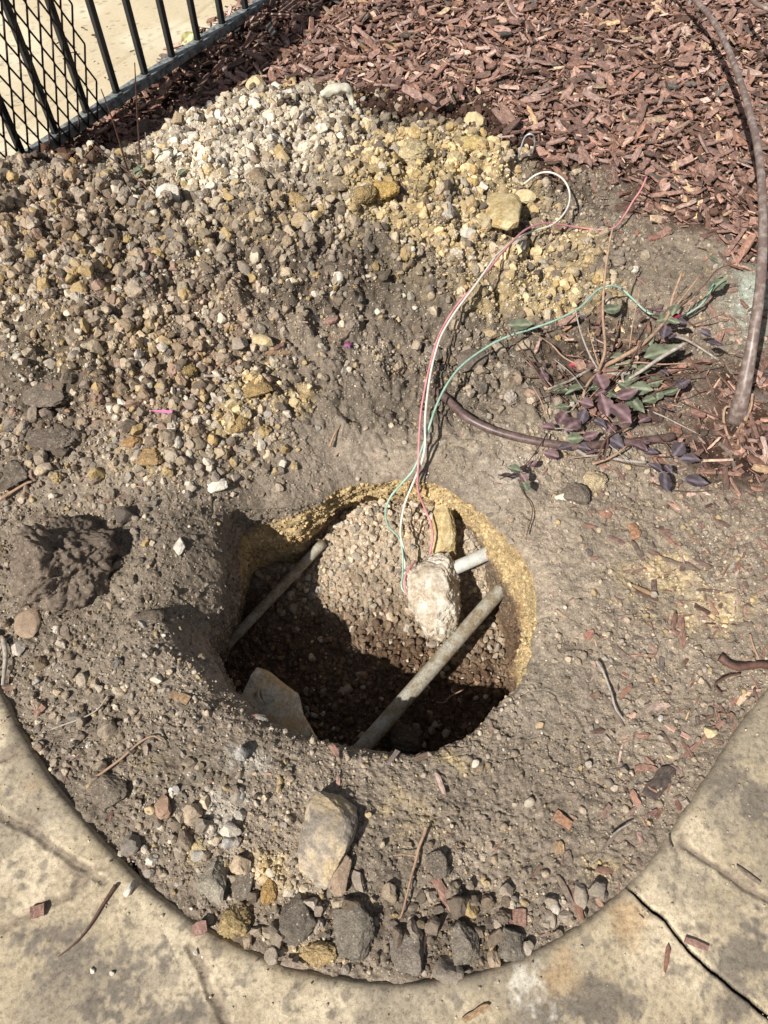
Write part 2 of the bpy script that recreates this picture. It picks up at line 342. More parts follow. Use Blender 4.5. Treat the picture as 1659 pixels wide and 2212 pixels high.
def mixc(t, a, b, fac, mode='MIX'):
    m = N(t, 'ShaderNodeMix', data_type='RGBA', blend_type=mode)
    for s_, v in ((6, a), (7, b), (0, fac)):
        if hasattr(v, 'is_output'): lk(t, v, m.inputs[s_])
        else: m.inputs[s_].default_value = (*v, 1) if isinstance(v, tuple) else v
    return m.outputs[2]
def bump(t, b, h, strength=.5, dist=.002):
    n = N(t, 'ShaderNodeBump'); n.inputs['Strength'].default_value = strength; n.inputs['Distance'].default_value = dist
    lk(t, h, n.inputs['Height']); lk(t, n.outputs[0], b.inputs['Normal'])
def grit_mat(name, csrc, vsrc, sc=1.0, rough=.95, contrast=.5, bs=.6, fleck=True, bd=.0015):
    """earth and stone: base colour from an attribute or the object, mottled, gritty"""
    m, t, b = newmat(name); v = coords(t, vsrc)
    base = N(t, 'ShaderNodeObjectInfo').outputs['Color'] if csrc == 'objcol' else (N(t, 'ShaderNodeAttribute', attribute_name='col').outputs['Color'])
    n1 = noise(t, v, 90*sc, 6, .7); n2 = noise(t, v, 520*sc, 5, .75)
    lo, hi = 1-contrast*1.15, 1+contrast
    k1 = ramp(t, n1, [(.3, (lo+.1, lo+.08, lo+.06)), (.7, (hi, hi, hi))])
    k2 = ramp(t, n2, [(.33, (lo, lo, lo*.97)), (.5, (1, 1, 1)), (.68, (hi+.15, hi+.12, hi+.05))])
    c = mixc(t, base, k1, 1.0, 'MULTIPLY'); c = mixc(t, c, k2, 1.0, 'MULTIPLY')
    if fleck:
        vo = N(t, 'ShaderNodeTexVoronoi', feature='F1'); vo.inputs['Scale'].default_value = 330*sc; lk(t, v, vo.inputs['Vector'])
        sx = N(t, 'ShaderNodeSeparateColor'); lk(t, vo.outputs['Color'], sx.inputs[0])
        g = ramp(t, sx.outputs[0], [(.93, (0, 0, 0)), (.95, (1, 1, 1))]); d = ramp(t, vo.outputs['Distance'], [(.25, (1, 1, 1)), (.45, (0, 0, 0))])
        f = mixc(t, g, d, 1.0, 'MULTIPLY'); c = mixc(t, c, (.52, .46, .37), f)
    lk(t, c, b.inputs['Base Color']); b.inputs['Roughness'].default_value = rough; b.inputs['Specular IOR Level'].default_value = .15
    hs = N(t, 'ShaderNodeMath', operation='MULTIPLY_ADD'); lk(t, n1, hs.inputs[0]); hs.inputs[1].default_value = 1.5; lk(t, n2, hs.inputs[2])
    bump(t, b, hs.outputs[0], bs, bd); return m
M_GROUND = grit_mat('bed soil', 'attr', 'geo', 1.0, contrast=.42, bs=.8, bd=.003)
M_CRUMB = grit_mat('loose crumbs', 'attr', 'loc', 1.0, contrast=.28, bs=.5, fleck=False)
M_STONE = grit_mat('loose stone', 'objcol', 'obj', 1.0, contrast=.28, bs=.5, fleck=False)
M_CLOD = grit_mat('soil clod', 'objcol', 'obj', .9, contrast=.42, bs=.9, bd=.003)

def chip_mat(name, csrc):
    m, t, b = newmat(name); v = coords(t, 'loc')
    base = N(t, 'ShaderNodeObjectInfo').outputs['Color'] if csrc == 'objcol' else N(t, 'ShaderNodeAttribute', attribute_name='col').outputs['Color']
    mp = N(t, 'ShaderNodeMapping'); mp.inputs['Scale'].default_value = (.12, 1, 1); lk(t, v, mp.inputs['Vector'])
    g = noise(t, mp.outputs[0], 900, 4, .7); n = noise(t, v, 120, 3)
    c = mixc(t, base, ramp(t, g, [(.3, (.45, .4, .38)), (.5, (.95, .95, .95)), (.72, (1.6, 1.6, 1.65))]), 1.0, 'MULTIPLY')
    c = mixc(t, c, ramp(t, n, [(.35, (.7, .7, .72)), (.65, (1.25, 1.2, 1.15))]), 1.0, 'MULTIPLY')
    lk(t, c, b.inputs['Base Color']); b.inputs['Roughness'].default_value = .8; b.inputs['Specular IOR Level'].default_value = .25
    bump(t, b, g, .7, .0012); return m
M_CHIP = chip_mat('mulch chips', 'attr'); M_CHIPO = chip_mat('wood chip', 'objcol')

def simple(name, c, rough=.5, spec=.4, var=.2, sc=60, src='loc', bs=0, c2=None, metal=0, thr=(.35, .65)):
    m, t, b = newmat(name); v = coords(t, src); n = noise(t, v, sc, 5, .65)
    c2 = c2 or tuple(min(1, q*(1+var)) for q in c)
    lk(t, ramp(t, n, [(thr[0], tuple(q*(1-var) for q in c)), (thr[1], c2)]), b.inputs['Base Color'])
    b.inputs['Roughness'].default_value = rough; b.inputs['Specular IOR Level'].default_value = spec; b.inputs['Metallic'].default_value = metal
    if bs: bump(t, b, n, bs, .001)
    return m
M_FENCE = simple('black powder coat', (.012, .015, .018), .38, .5, .3, 90, bs=.1)
M_RAIL = simple('dusty black rail', (.085, .10, .108), .45, .5, .3, 60, c2=(.27, .29, .28), thr=(.36, .6), bs=.15)
M_RUST = simple('rusty dark mesh', (.035, .016, .013), .6, .4, .5, 120)
M_WELD = simple('weld bead', (.12, .125, .12), .6, .4, .4, 200, bs=.4)
M_WIREW = simple('white wire sheath', (.66, .63, .56), .4, .4, .12, 60)
M_WIREP = simple('faded red wire sheath', (.56, .22, .24), .45, .4, .2, 40, c2=(.66, .31, .33))
M_WIREG = simple('green wire sheath', (.27, .46, .35), .45, .4, .2, 30, c2=(.40, .56, .47))
M_WIREB = simple('pale blue wire sheath', (.55, .6, .66), .4, .4, .1, 60)
def pipe_mat():
    m, t, b = newmat('dirty pvc pipe'); v = coords(t, 'loc')
    n = noise(t, v, 28, 6, .75); f = noise(t, v, 260, 4, .7)
    c = ramp(t, n, [(.40, (.42, .42, .39)), (.5, (.34, .31, .25)), (.58, (.25, .20, .135))])
    c = mixc(t, c, ramp(t, f, [(.35, (.65, .6, .52)), (.6, (1.08, 1.07, 1.05))]), 1.0, 'MULTIPLY')
    lk(t, c, b.inputs['Base Color']); b.inputs['Roughness'].default_value = .7; bump(t, b, f, .3, .001); return m
M_PIPE = pipe_mat()
M_PIPEW = simple('white pvc pipe', (.5, .5, .47), .55, .4, .2, 50, c2=(.62, .62, .58))
M_BARK = simple('purple brown bark', (.095, .058, .052), .42, .5, .35, 70, c2=(.17, .115, .105), bs=.35)
M_VINE = simple('flaking grey brown bark', (.21, .15, .13), .42, .5, .25, 60, c2=(.38, .32, .29), thr=(.45, .72), bs=.3)
M_STEMR = simple('thin red brown stem', (.11, .06, .045), .6, .3, .4, 90, bs=.2)
M_STEMG = simple('grey weathered stem', (.30, .25, .21), .7, .3, .3, 120, c2=(.44, .40, .35), bs=.4)
M_STEMT = simple('tan dry stem', (.33, .22, .15), .7, .3, .3, 100, bs=.3)
M_CUT = simple('fresh cut wood', (.48, .30, .15), .7, .2, .3, 150)
def leafm(name, c, c2):
    m, t, b = newmat(name); v = coords(t, 'loc'); n = noise(t, v, 70, 4)
    mp = N(t, 'ShaderNodeSeparateXYZ'); lk(t, v, mp.inputs[0])
    ab = N(t, 'ShaderNodeMath', operation='ABSOLUTE'); lk(t, mp.outputs[1], ab.inputs[0])
    rib = ramp(t, ab.outputs[0], [(.0, (1, 1, 1)), (.0009, (0, 0, 0))])
    cc = ramp(t, n, [(.3, c), (.7, c2)]); cc = mixc(t, cc, tuple(min(1, q*1.7+.02) for q in c2), rib)
    lk(t, cc, b.inputs['Base Color']); b.inputs['Roughness'].default_value = .58; b.inputs['Specular IOR Level'].default_value = .25
    bump(t, b, n, .5, .001); return m
M_LP = leafm('purple leaf', (.085, .045, .05), (.15, .095, .10)); M_LG = leafm('green leaf', (.075, .09, .055), (.14, .155, .105))
M_LD = leafm('dark violet leaf', (.05, .038, .045), (.09, .072, .085)); M_LR = leafm('red leaf', (.17, .015, .03), (.25, .03, .05)); M_LY = leafm('yellow leaf', (.5, .46, .2), (.66, .62, .3))
M_PINK = simple('pink plastic', (.75, .25, .5), .35, .5, .1, 40)
M_PETAL = simple('purple petal', (.28, .08, .2), .6, .3, .3, 80)

# ---------------------------------------------------------------- ground: one sheet with the dug hole in it
NA = 1500; NFl = 120; NW = 110; NO = 520
A = -np.pi+np.arange(NA)/NA*2*np.pi; R = rimR(A); WK = wallk(A)
amax = np.radians([-180, -162, -150, -130, -90, -50, -30, -18, 0, 30, 60, 90, 120, 150, 180])
vmax = np.array([1.9, 1.3, .78, .56, .72, .66, .9, 1.4, 2.0, 2.4, 3.0, 3.0, 3.1, 2.6, 1.9])
RM = np.interp(A, amax, vmax)
k = np.linspace(0, 1, NO); g = (np.exp(2.2*k)-1)/(np.exp(2.2)-1)
ro = R[:, None]+g[None, :]*(RM-R)[:, None]
xo = HC[0]+ro*np.cos(A)[:, None]; yo = HC[1]+ro*np.sin(A)[:, None]
zo = outz(xo.ravel(), yo.ravel()).reshape(xo.shape)-.018*np.exp(-(ro-R[:, None])/.012)
co = albedo(xo.ravel(), yo.ravel(), zo.ravel())*(1-.3*ss(.55, 1, pilew(xo.ravel(), yo.ravel())))[:, None]  # heap soil colour darkened to stand in for shadows between the clumps
Rf = R+WK
rf = np.linspace(0, 1, NFl)[None, :]*Rf[:, None]
xf = HC[0]+rf*np.cos(A)[:, None]; yf = HC[1]+rf*np.sin(A)[:, None]; zf = floorz(xf.ravel(), yf.ravel()).reshape(xf.shape)
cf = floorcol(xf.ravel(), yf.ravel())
s_ = (np.arange(1, NW+1)/(NW+1))[None, :]                 # from floor (0) to rim (1)
zw = zf[:, -1:]+(zo[:, :1]-zf[:, -1:])*s_
dep = 1-s_
# undercut profile: the clay layer stands proud, the loose gravel below it has fallen away
prof = WK[:, None]*np.where(WK[:, None] > 0, ss(.42, .62, dep)*.8+.2*dep, dep**.8)
Aw = np.broadcast_to(A[:, None], zw.shape)
rb = R[:, None]+prof
xw0 = rb*np.cos(Aw); yw0 = rb*np.sin(Aw)
nw = .024*fbm(xw0*15, yw0*15, zw*20, s=20)+.011*fbm(xw0*45, yw0*45, zw*120, s=21)+.004*fbm(xw0*130, yw0*130, zw*200, s=22, o=3)
st = np.sin(np.pi*np.clip(s_, 0, 1))**.5
rwl = rb+nw*st
xw = HC[0]+rwl*np.cos(Aw); yw = HC[1]+rwl*np.sin(Aw); zw = zw+.003*fbm(xw*60, yw*60, zw*60, s=23)*st
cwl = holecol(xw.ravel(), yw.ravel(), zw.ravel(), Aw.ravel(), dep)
# blend the rim colour of the top sheet into the wall colour
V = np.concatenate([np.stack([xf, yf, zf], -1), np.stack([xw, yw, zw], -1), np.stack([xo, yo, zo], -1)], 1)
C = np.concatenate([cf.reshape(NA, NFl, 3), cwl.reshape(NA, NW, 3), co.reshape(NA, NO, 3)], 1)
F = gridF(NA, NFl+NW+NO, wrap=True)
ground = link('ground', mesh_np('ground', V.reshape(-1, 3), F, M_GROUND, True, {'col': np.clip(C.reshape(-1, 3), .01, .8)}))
tag(ground, 'disturbed brown soil bed with a heap of spoil and a round dug hole', kind='structure')
base = MB(); base.add([(-60,-60,-.45),(60,-60,-.45),(60,60,-.45),(-60,60,-.45)], [(0,1,2,3)])
tag(base.build('subsoil', simple('deep subsoil', (.2, .15, .11), .9, .1, .2, 5, src='geo')), kind='structure')

# ---------------------------------------------------------------- near pavement with stamped joints and a rounded edge
def segd(x, y, P):
    d = np.full(x.shape, 9.)
    for a, b in zip(P[:-1], P[1:]):
        a = np.array(a[:2]); b = np.array(b[:2]); e = b-a; t = np.clip(((x-a[0])*e[0]+(y-a[1])*e[1])/(e@e), 0, 1)
        d = np.minimum(d, np.hypot(x-a[0]-t*e[0], y-a[1]-t*e[1]))
    return d
def Gl(L): return [G(*p) for p in L]
grooves = [Gl([(-120,2075),(0,2003),(60,1975),(150,1925),(225,1870)]), Gl([(-150,1690),(0,1755),(80,1800),(165,1865),(225,1900)]), Gl([(410,2040),(440,2090),(465,2150),(500,2230),(560,2330)]),
           Gl([(-60,1665),(35,1620),(60,1600)]), Gl([(1480,1825),(1530,1860),(1600,1905),(1680,1955),(1800,2010)]), Gl([(1240,2330),(1330,2260),(1500,2240),(1700,2330)])]
saw = Gl([(1340,1896),(1362,1922),(1405,1962),(1440,1992),(1490,2052),(1540,2100),(1600,2148),(1659,2195),(1760,2285)])
NT = 1500; NR = 330
th = np.radians(np.linspace(-164, -16, NT)); kk = np.linspace(0, 1, NR-14)
edge = np.array([(.006, -.16), (.004, -.06), (.0, -.03), (.0, -.022), (.0006, -.016), (.002, -.011), (.0042, -.0073), (.007, -.0045), (.0105, -.0024), (.0145, -.001), (.019, -.0003), (.022, -.0001), (.025, 0), (.027, 0)])
offs = np.r_[edge[:, 0], .029+(np.exp(3.2*kk)-1)/(np.exp(3.2)-1)*1.9]; zb = np.r_[edge[:, 1], np.zeros(NR-14)]
RR = bedR(th)[:, None]+offs[None, :]+.0025*fbm(th*9, th*0, s=4)[:, None]
xp = BC[0]+RR*np.cos(th)[:, None]; yp = BC[1]+RR*np.sin(th)[:, None]; X_ = xp.ravel(); Y_ = yp.ravel()
zp = np.broadcast_to(zb, xp.shape).ravel().copy()
inside = np.broadcast_to((offs > .008), xp.shape).ravel()
fade = np.broadcast_to(ss(.0, .03, offs), xp.shape).ravel()
gd = np.full(X_.shape, 9.)
for gq in grooves: gd = np.minimum(gd, segd(X_+.006*fbm(X_*30, Y_*30, s=5), Y_+.006*fbm(X_*30, Y_*30, s=6), gq))
sdist = segd(X_+.0025*fbm(X_*50, Y_*50, s=15), Y_+.0025*fbm(X_*50, Y_*50, s=16), saw)
zp += fade*(-.0035*ss(.010, .002, gd)-.014*ss(.0024, .0012, sdist)-.002*ss(.007, .002, sdist))
zp += fade*(.0045*fbm(X_*6, Y_*6, s=50)+.0022*np.abs(fbm(X_*22, Y_*22, s=51))+.0007*fbm(X_*120, Y_*120, s=52))
d_ = ss(.014, .002, gd+.014*fbm(X_*45, Y_*45, s=53)); d2_ = ss(.0036, .0016, sdist)
n1 = fbm(X_*7, Y_*7, s=54, o=5); n2 = fbm(X_*28, Y_*28, s=55, o=4); n3 = fbm(X_*110, Y_*110, s=56, o=3)
PA = np.array((.42, .35, .245)); PB_ = np.array((.56, .475, .345)); GR = np.array((.27, .23, .175)); DK = np.array((.14, .12, .10)); OG = np.array((.42, .28, .15)); WH = np.array((.62, .58, .5))
c = PA*(1-ss(-.2, .4, n1+.5*n2)[:, None])+PB_*ss(-.2, .4, n1+.5*n2)[:, None]
def mx(c, q, f): f = np.clip(f, 0, 1)[:, None]; return c*(1-f)+q*f
c = mx(c, GR, ss(.02, .35, fbm(X_*9+7, Y_*9, s=57, o=5)+.35*n3)*.75)
qx, qy = PX(X_, Y_, 0)
def spot(cx, cy, r, ry=None): return np.exp(-(((qx-cx)/r)**2+((qy-cy)/(ry or r))**2))
dark = spot(1290, 2150, 70, 55)+spot(1600, 2060, 60, 70)+spot(1640, 1740, 50, 60)+spot(200, 2080, 120, 90)*.7+spot(300, 2190, 120, 60)*.7+spot(1210, 2190, 90, 40)*.6+spot(1590, 2180, 50)+spot(1560,1700,50,60)*.5+spot(60,2030,90,40)*.7
c = mx(c, DK*1.1, ss(.25, .8, dark+.75*n2*(dark > .08)+.55*n3*(dark > .08))*.85)
c = mx(c, DK*1.2, ss(.30, .5, fbm(X_*60, Y_*60, s=58, o=4)+.12*n1)*.6)
og = spot(1350, 1990, 45, 60)+spot(1210, 2110, 55, 60)*.8+spot(80,1690,30,30)*.6; c = mx(c, OG, ss(.2, .9, og+.5*n2*(og > .1))*.6)
wt = spot(1130, 2120, 40, 50)+spot(1180, 2180, 60, 30)*.5+spot(100,1780,50,20)*.5; c = mx(c, WH, ss(.3, 1, wt+.6*n3*(wt > .1))*.7)
c = mx(c, DARK*1.35, d_*.7); c = mx(c, np.array((.04, .033, .027)), d2_)
edg = np.broadcast_to(ss(.013, .003, offs), xp.shape).ravel(); c = mx(c, GR*.9, edg*.5*ss(-.3, .4, n2+.3))
c = mx(c, GR*.75, ss(.25, .5, fbm(X_*17+3, Y_*17, s=68, o=6, g=.7))*.55)
c = c*(1+.22*n3[:, None]+.08*fbm(X_*400, Y_*400, s=59, o=2)[:, None])
def pave_mat(name, k=1.0):
    m, t, b = newmat(name); v = coords(t, 'geo'); base = N(t, 'ShaderNodeAttribute', attribute_name='col').outputs['Color']
    n1 = noise(t, v, 130, 7, .75); n2 = noise(t, v, 700, 4, .7); n3 = noise(t, v, 45, 6, .8, .6)
    c = mixc(t, base, ramp(t, n1, [(.36, (1-.38*k, 1-.4*k, 1-.42*k)), (.5, (1, 1, 1)), (.7, (1+.2*k, 1+.2*k, 1+.17*k))]), 1.0, 'MULTIPLY')
    c = mixc(t, c, ramp(t, n2, [(.32, (1-.28*k, 1-.3*k, 1-.32*k)), (.55, (1.05, 1.05, 1.05))]), 1.0, 'MULTIPLY')
    c = mixc(t, c, ramp(t, n3, [(.28, (.45, .43, .42)), (.36, (1, 1, 1))]), 1.0, 'MULTIPLY')
    vo = N(t, 'ShaderNodeTexVoronoi', feature='DISTANCE_TO_EDGE'); vo.inputs['Scale'].default_value = 26
    nv = N(t, 'ShaderNodeTexNoise'); nv.inputs['Scale'].default_value = 30; lk(t, v, nv.inputs['Vector'])
    va = N(t, 'ShaderNodeVectorMath', operation='MULTIPLY_ADD'); lk(t, nv.outputs['Color'], va.inputs[0]); va.inputs[1].default_value = (.04, .04, .04); lk(t, v, va.inputs[2]); lk(t, va.outputs[0], vo.inputs['Vector'])
    pv = N(t, 'ShaderNodeTexVoronoi', feature='F1'); pv.inputs['Scale'].default_value = 95; lk(t, va.outputs[0], pv.inputs['Vector'])
    ps = N(t, 'ShaderNodeSeparateColor'); lk(t, pv.outputs['Color'], ps.inputs[0]); pm = mixc(t, ramp(t, ps.outputs[0], [(.62, (1, 1, 1)), (.7, (0, 0, 0))]), ramp(t, pv.outputs['Distance'], [(.12, (0, 0, 0)), (.34, (1, 1, 1))]), 1.0, 'LIGHTEN')
    c = mixc(t, c, mixc(t, (.7, .66, .62), (1., 1., 1.), pm), .45*k, 'MULTIPLY')
    ck = ramp(t, vo.outputs['Distance'], [(.0, (.72, .7, .66)), (.012, (1, 1, 1))]); c = mixc(t, c, ck, .6, 'MULTIPLY')
    lk(t, c, b.inputs['Base Color']); b.inputs['Roughness'].default_value = .82; b.inputs['Specular IOR Level'].default_value = .3
    hs = N(t, 'ShaderNodeMath', operation='ADD'); lk(t, n1, hs.inputs[0]); lk(t, n2, hs.inputs[1]); bump(t, b, hs.outputs[0], .45, .0012); return m
M_PAVE = pave_mat('stamped concrete'); M_PATIO = pave_mat('sunlit concrete', .3)  # patio concrete: same recipe with weaker mottling
pav = link('pavement', mesh_np('pavement', np.c_[X_, Y_, zp], gridF(NT, NR)[:, ::-1], M_PAVE, True, {'col': np.clip(c, .02, .8)}))
tag(pav, 'tan stamped concrete paving curving round the near side of the bed', kind='structure')

# ---------------------------------------------------------------- fence line, far patio
ZR = .05
fp = np.array([G(a, b, ZR) for a, b in [(50,328),(118,292),(188,244),(258,202),(314,166),(368,123),(425,88),(482,48)]])
t_ = np.arange(8.); fx = np.polyfit(t_, fp[:, 0], 1); fy = np.polyfit(t_, fp[:, 1], 1)
P0 = np.array([fx[1], fy[1]]); DP = np.array([fx[0], fy[0]]); SPC = np.linalg.norm(DP); U = DP/SPC; NV = np.array([-U[1], U[0]])   # NV: away from the camera
RF = np.array([[U[0], NV[0], 0], [U[1], NV[1], 0], [0, 0, 1.]])
def FPt(s, n, z): q = P0+U*s+NV*n; return np.array([q[0], q[1], z])
print('picket spacing', SPC, 'P0', P0, 'U', U)
nu, nv = 420, 240
su = np.linspace(-1.6, 2.6, nu); e2 = np.array([(0, -.15), (0, -.03), (.001, -.018), (.004, -.01), (.009, -.0045), (.016, -.0015), (.024, -.0003), (.032, 0)])
kv = np.linspace(0, 1, nv-8); ov = np.r_[e2[:, 0], .036+kv**1.6*2.6]; zv = np.r_[e2[:, 1], np.zeros(nv-8)]
xq = P0[0]+U[0]*su[:, None]+NV[0]*(.075+ov)[None, :]; yq = P0[1]+U[1]*su[:, None]+NV[1]*(.075+ov)[None, :]; X_ = xq.ravel(); Y_ = yq.ravel()
wv = .008*fbm(su*5, su*0, s=8); X_ = X_+NV[0]*np.repeat(wv, nv); Y_ = Y_+NV[1]*np.repeat(wv, nv)
zq = np.broadcast_to(zv, xq.shape).ravel()+.004*fbm(X_*5, Y_*5, s=61)-.006*ss(.010, .002, np.abs(np.broadcast_to(ov, xq.shape).ravel()-.135+.01*vn(X_*8, Y_*8)))
n1 = fbm(X_*5, Y_*5, s=62, o=5); n2 = fbm(X_*30, Y_*30, s=63)
c = mx(np.tile(np.array((.56, .48, .335)), (X_.size, 1)), np.array((.66, .59, .44)), ss(-.2, .35, n1)); c = mx(c, np.array((.62, .44, .27)), ss(.0, .04, .04-np.abs(fbm(X_*6, Y_*6, s=64)))*.5)
nn = fbm(X_*90, Y_*90, s=65, o=3); c = mx(c, np.array((.2, .17, .13)), ss(.42, .55, nn+.2*n1)*.7); c = mx(c, np.array((.38, .33, .24)), np.broadcast_to(ss(.03, .0, ov), xq.shape).ravel()*.6)
tag(link('patio', mesh_np('patio', np.c_[X_, Y_, zq-.005], gridF(nu, nv)[:, ::-1], M_PATIO, True, {'col': c})), 'bright cream concrete patio beyond the black fence', kind='structure')

fence = bpy.data.objects.new('metal_fence', None); col_main.objects.link(fence)
tag(fence, 'black metal picket fence with a rusty diamond mesh panel at top left', 'fence')
rl = MB(); rl.box(FPt(.55, 0, ZR-.0125), (4.0, .034, .025), RF); rl.build('bottom_rail', M_RAIL, fence, False, .002)
rl = MB(); rl.box(FPt(.55, 0, 1.13), (4.0, .034, .03), RF); rl.build('top_rail', M_FENCE, fence, False, .002)
for i in range(-6, 17):
    s = i*SPC; m = MB(); m.box(FPt(s, 0, (ZR+1.12)/2), (.016, .016, 1.12-ZR), RF); p = m.build('picket', M_FENCE, fence, False, .0015)
    if -1 <= i < 10:
        q = FPt(s, 0, ZR+.001); P = np.array([q+np.array([math.cos(a)*.0125, math.sin(a)*.0125, 0]) for a in np.linspace(0, 2*np.pi, 15)])
        wd = MB(); wd.tube(P, .0034, 6, wob=.6, seed=i+7, cap=False); wd.build('weld', M_WELD, p)
for s in (-1.3, 1.75):
    m = MB(); m.box(FPt(s, .0, .5), (.04, .04, 1.35), RF); m.build('post', M_FENCE, fence, False, .002)
# expanded diamond mesh
dw, dh = .0365, .094; mw = MB(); smax = 2*SPC+.045; rows = range(0, 12)
NM = -.024
def seg(a, b, r=.0027): mw.tube(np.array([a, b]), r, 5)
zb0 = ZR-.02
nc = 34
for r_ in rows:
    for c_ in range(nc):
        s0 = smax-c_*dw; z0 = zb0+r_*dh
        # diamond with short bonds at the nodes
        top = (s0-dw/2, z0+dh*.5); L = (s0-dw, z0); Rr = (s0, z0); bot = (s0-dw/2, z0-dh*.5)
        def pt(q, dz=0): return FPt(q[0], NM, q[1]+dz)
        seg(pt(Rr, .003), pt(top, -.003)); seg(pt(L, .003), pt(top, -.003)); seg(pt(top, -.003), pt(top, .003))
        if z0-dh*.5 > zb0-.03: seg(pt(Rr, -.003), pt(bot, .003)); seg(pt(L, -.003), pt(bot, .003))
        seg(pt(Rr, -.003), pt(Rr, .003))
mw.build('mesh_panel', M_RUST, fence)

# ---------------------------------------------------------------- rock shapes
def rockV(sub=3, seed=0, cuts=7, amp=.12, fine=.0, flat=1., crumb=0., ctight=(.62, .92), hf=0, hq=16):
    V, F = ICO[sub]; V = V.copy(); rg = np.random.default_rng(seed)
    for _ in range(cuts):
        n = rg.normal(size=3); n /= np.linalg.norm(n); d = rg.uniform(*ctight); e = V@n-d; m = e > 0; V[m] -= e[m, None]*n*.95
    o = rg.uniform(0, 50, 3); nrm = V/np.linalg.norm(V, axis=1)[:, None]
    r = 1+amp*fbm(V[:, 0]*1.6+o[0], V[:, 1]*1.6+o[1], V[:, 2]*1.6+o[2], s=seed)+fine*fbm(V[:, 0]*7+o[0], V[:, 1]*7+o[1], V[:, 2]*7+o[2], s=seed+3)
    if crumb:
        q = fbm(V[:, 0]*4.5+o[2], V[:, 1]*4.5+o[0], V[:, 2]*4.5, s=seed+5, o=3); r = r+crumb*np.abs(q)*1.8+crumb*.6*fbm(V[:, 0]*12, V[:, 1]*12, V[:, 2]*12, s=seed+6, o=3)
    if hf: r = r+hf*fbm(V[:, 0]*hq, V[:, 1]*hq, V[:, 2]*hq, s=seed+8, o=4, g=.75)
    V = V*r[:, None]; V[:, 2] *= flat; V -= V.mean(0); V /= np.abs(V).max(0); return V, F
TR = [rockV(1, 100+i, 6, .3) for i in range(10)]        # small angular crumbs
TM = [rockV(2, 200+i, 13, .14, .14, ctight=(.45, .85)) for i in range(14)]   # gravel
T0 = [rockV(0, 300+i, 2, .5) for i in range(6)]          # finest grit
TC = [rockV(2, 400+i, 2, .3, .12, crumb=.35) for i in range(8)]     # crumbly clods
def randrot(n):
    q = rng.normal(size=(n, 4)); q /= np.linalg.norm(q, axis=1)[:, None]; a, b, c_, d = q.T
    return np.stack([np.stack([1-2*(c_*c_+d*d), 2*(b*c_-a*d), 2*(b*d+a*c_)], -1), np.stack([2*(b*c_+a*d), 1-2*(b*b+d*d), 2*(c_*d-a*b)], -1), np.stack([2*(b*d-a*c_), 2*(c_*d+a*b), 1-2*(b*b+c_*c_)], -1)], 1)
def bake(name, temps, pos, rot, scl, colr, mat, smooth=False):
    n = len(pos); ti = rng.integers(0, len(temps), n); VV = []; FF = []; CC = []; LL = []; off = 0
    for k_, (V, F) in enumerate(temps):
        idx = np.nonzero(ti == k_)[0]
        if not len(idx): continue
        L = V[None]*scl[idx][:, None, :]; W = np.einsum('nij,nvj->nvi', rot[idx], L)+pos[idx][:, None, :]
        nv_ = len(V); VV.append(W.reshape(-1, 3)); LL.append((L+rng.uniform(-5, 5, (len(idx), 1, 3))).reshape(-1, 3))
        CC.append(np.repeat(colr[idx], nv_, 0)); FF.append((F[None]+(np.arange(len(idx))*nv_)[:, None, None]+off).reshape(-1, F.shape[1])); off += nv_*len(idx)
    return link(name, mesh_np(name, np.concatenate(VV), np.concatenate(FF), mat, smooth, {'col': np.clip(np.concatenate(CC), .008, .85), 'loc': np.concatenate(LL)}))

# ---------------------------------------------------------------- densities of loose material
def pebw(px, py):                                        # where real gravel lies, 0..1
    w_ = 0
    for cx, cy, rx, ry, s in [(520,290,260,110,1),(720,270,130,80,.9),(250,620,330,330,.42),(420,900,200,170,.85),(100,760,160,120,.8),(300,1010,180,70,.6),(620,700,220,160,.22),(600,500,250,150,.4),(950,550,200,150,.22),(1200,600,180,120,.2),(500,2020,200,60,.25),(250,1480,220,110,.3),(400,1780,200,150,.22),(600,1930,180,90,.3),(1230,1960,100,60,.25),(60,1420,110,120,.35),(120,1620,100,160,.35)]:
        w_ = np.maximum(w_, s*np.exp(-(((px-cx)/rx)**2+((py-cy)/ry)**2)**2))
    return w_
def jit(c, n, lo=.7, hi=1.5):
    b = np.exp(rng.uniform(np.log(lo), np.log(hi), n))[:, None]; return c*b*(1+rng.normal(0, .05, (n, 1))*np.array((.6, 0, -1.)))
def scatter_xy(n, x0, x1, y0, y1): return rng.uniform(x0, x1, n), rng.uniform(y0, y1, n)
def inbed(x, y):
    a = np.arctan2(y-BC[1], x-BC[0]); d = np.hypot(x-BC[0], y-BC[1])-bedR(a)
    px, py = PX(x, y, 0); r, an = polar(x, y)
    f = (x-P0[0])*NV[0]+(y-P0[1])*NV[1]
    return ((y > .43) | (d < -.001)) & (px > -160) & (px < 1820) & (f < -.03), r-rimR(an)
def soilscatter(n, smin, smax, temps, kind, sink=.25, ppow=2.2):
    x, y = scatter_xy(n, -1.5, 1.5, -.02, 2.6); ok, dr = inbed(x, y); px, py = PX(x, y, 0)
    m = mulchw(x, y, 0); pw = pebw(px, py); py_ = py
    cl = ss(-.25, .35, fbm(x*10, y*10, s=95))
    if kind == 'grit': p = .45+.55*cl
    if kind == 'crumb': p = .20+.5*cl*(py < 1000)+.35*cl+.3*pw
    if kind == 'peb': p = pw*1.0+.02
    far = ss(2.6, 1.0, y)*.6+.4
    smooth_area = smoothw(x, y)*.9
    keep = ok & (dr > .004) & (rng.random(n) < p*(1-.93*m)*(1-smooth_area)*far)
    x = x[keep]; y = y[keep]; k_ = len(x); z = Hfull(x, y)
    s = smin*(smax/smin)**(rng.random(k_)**ppow)
    return x, y, z, s
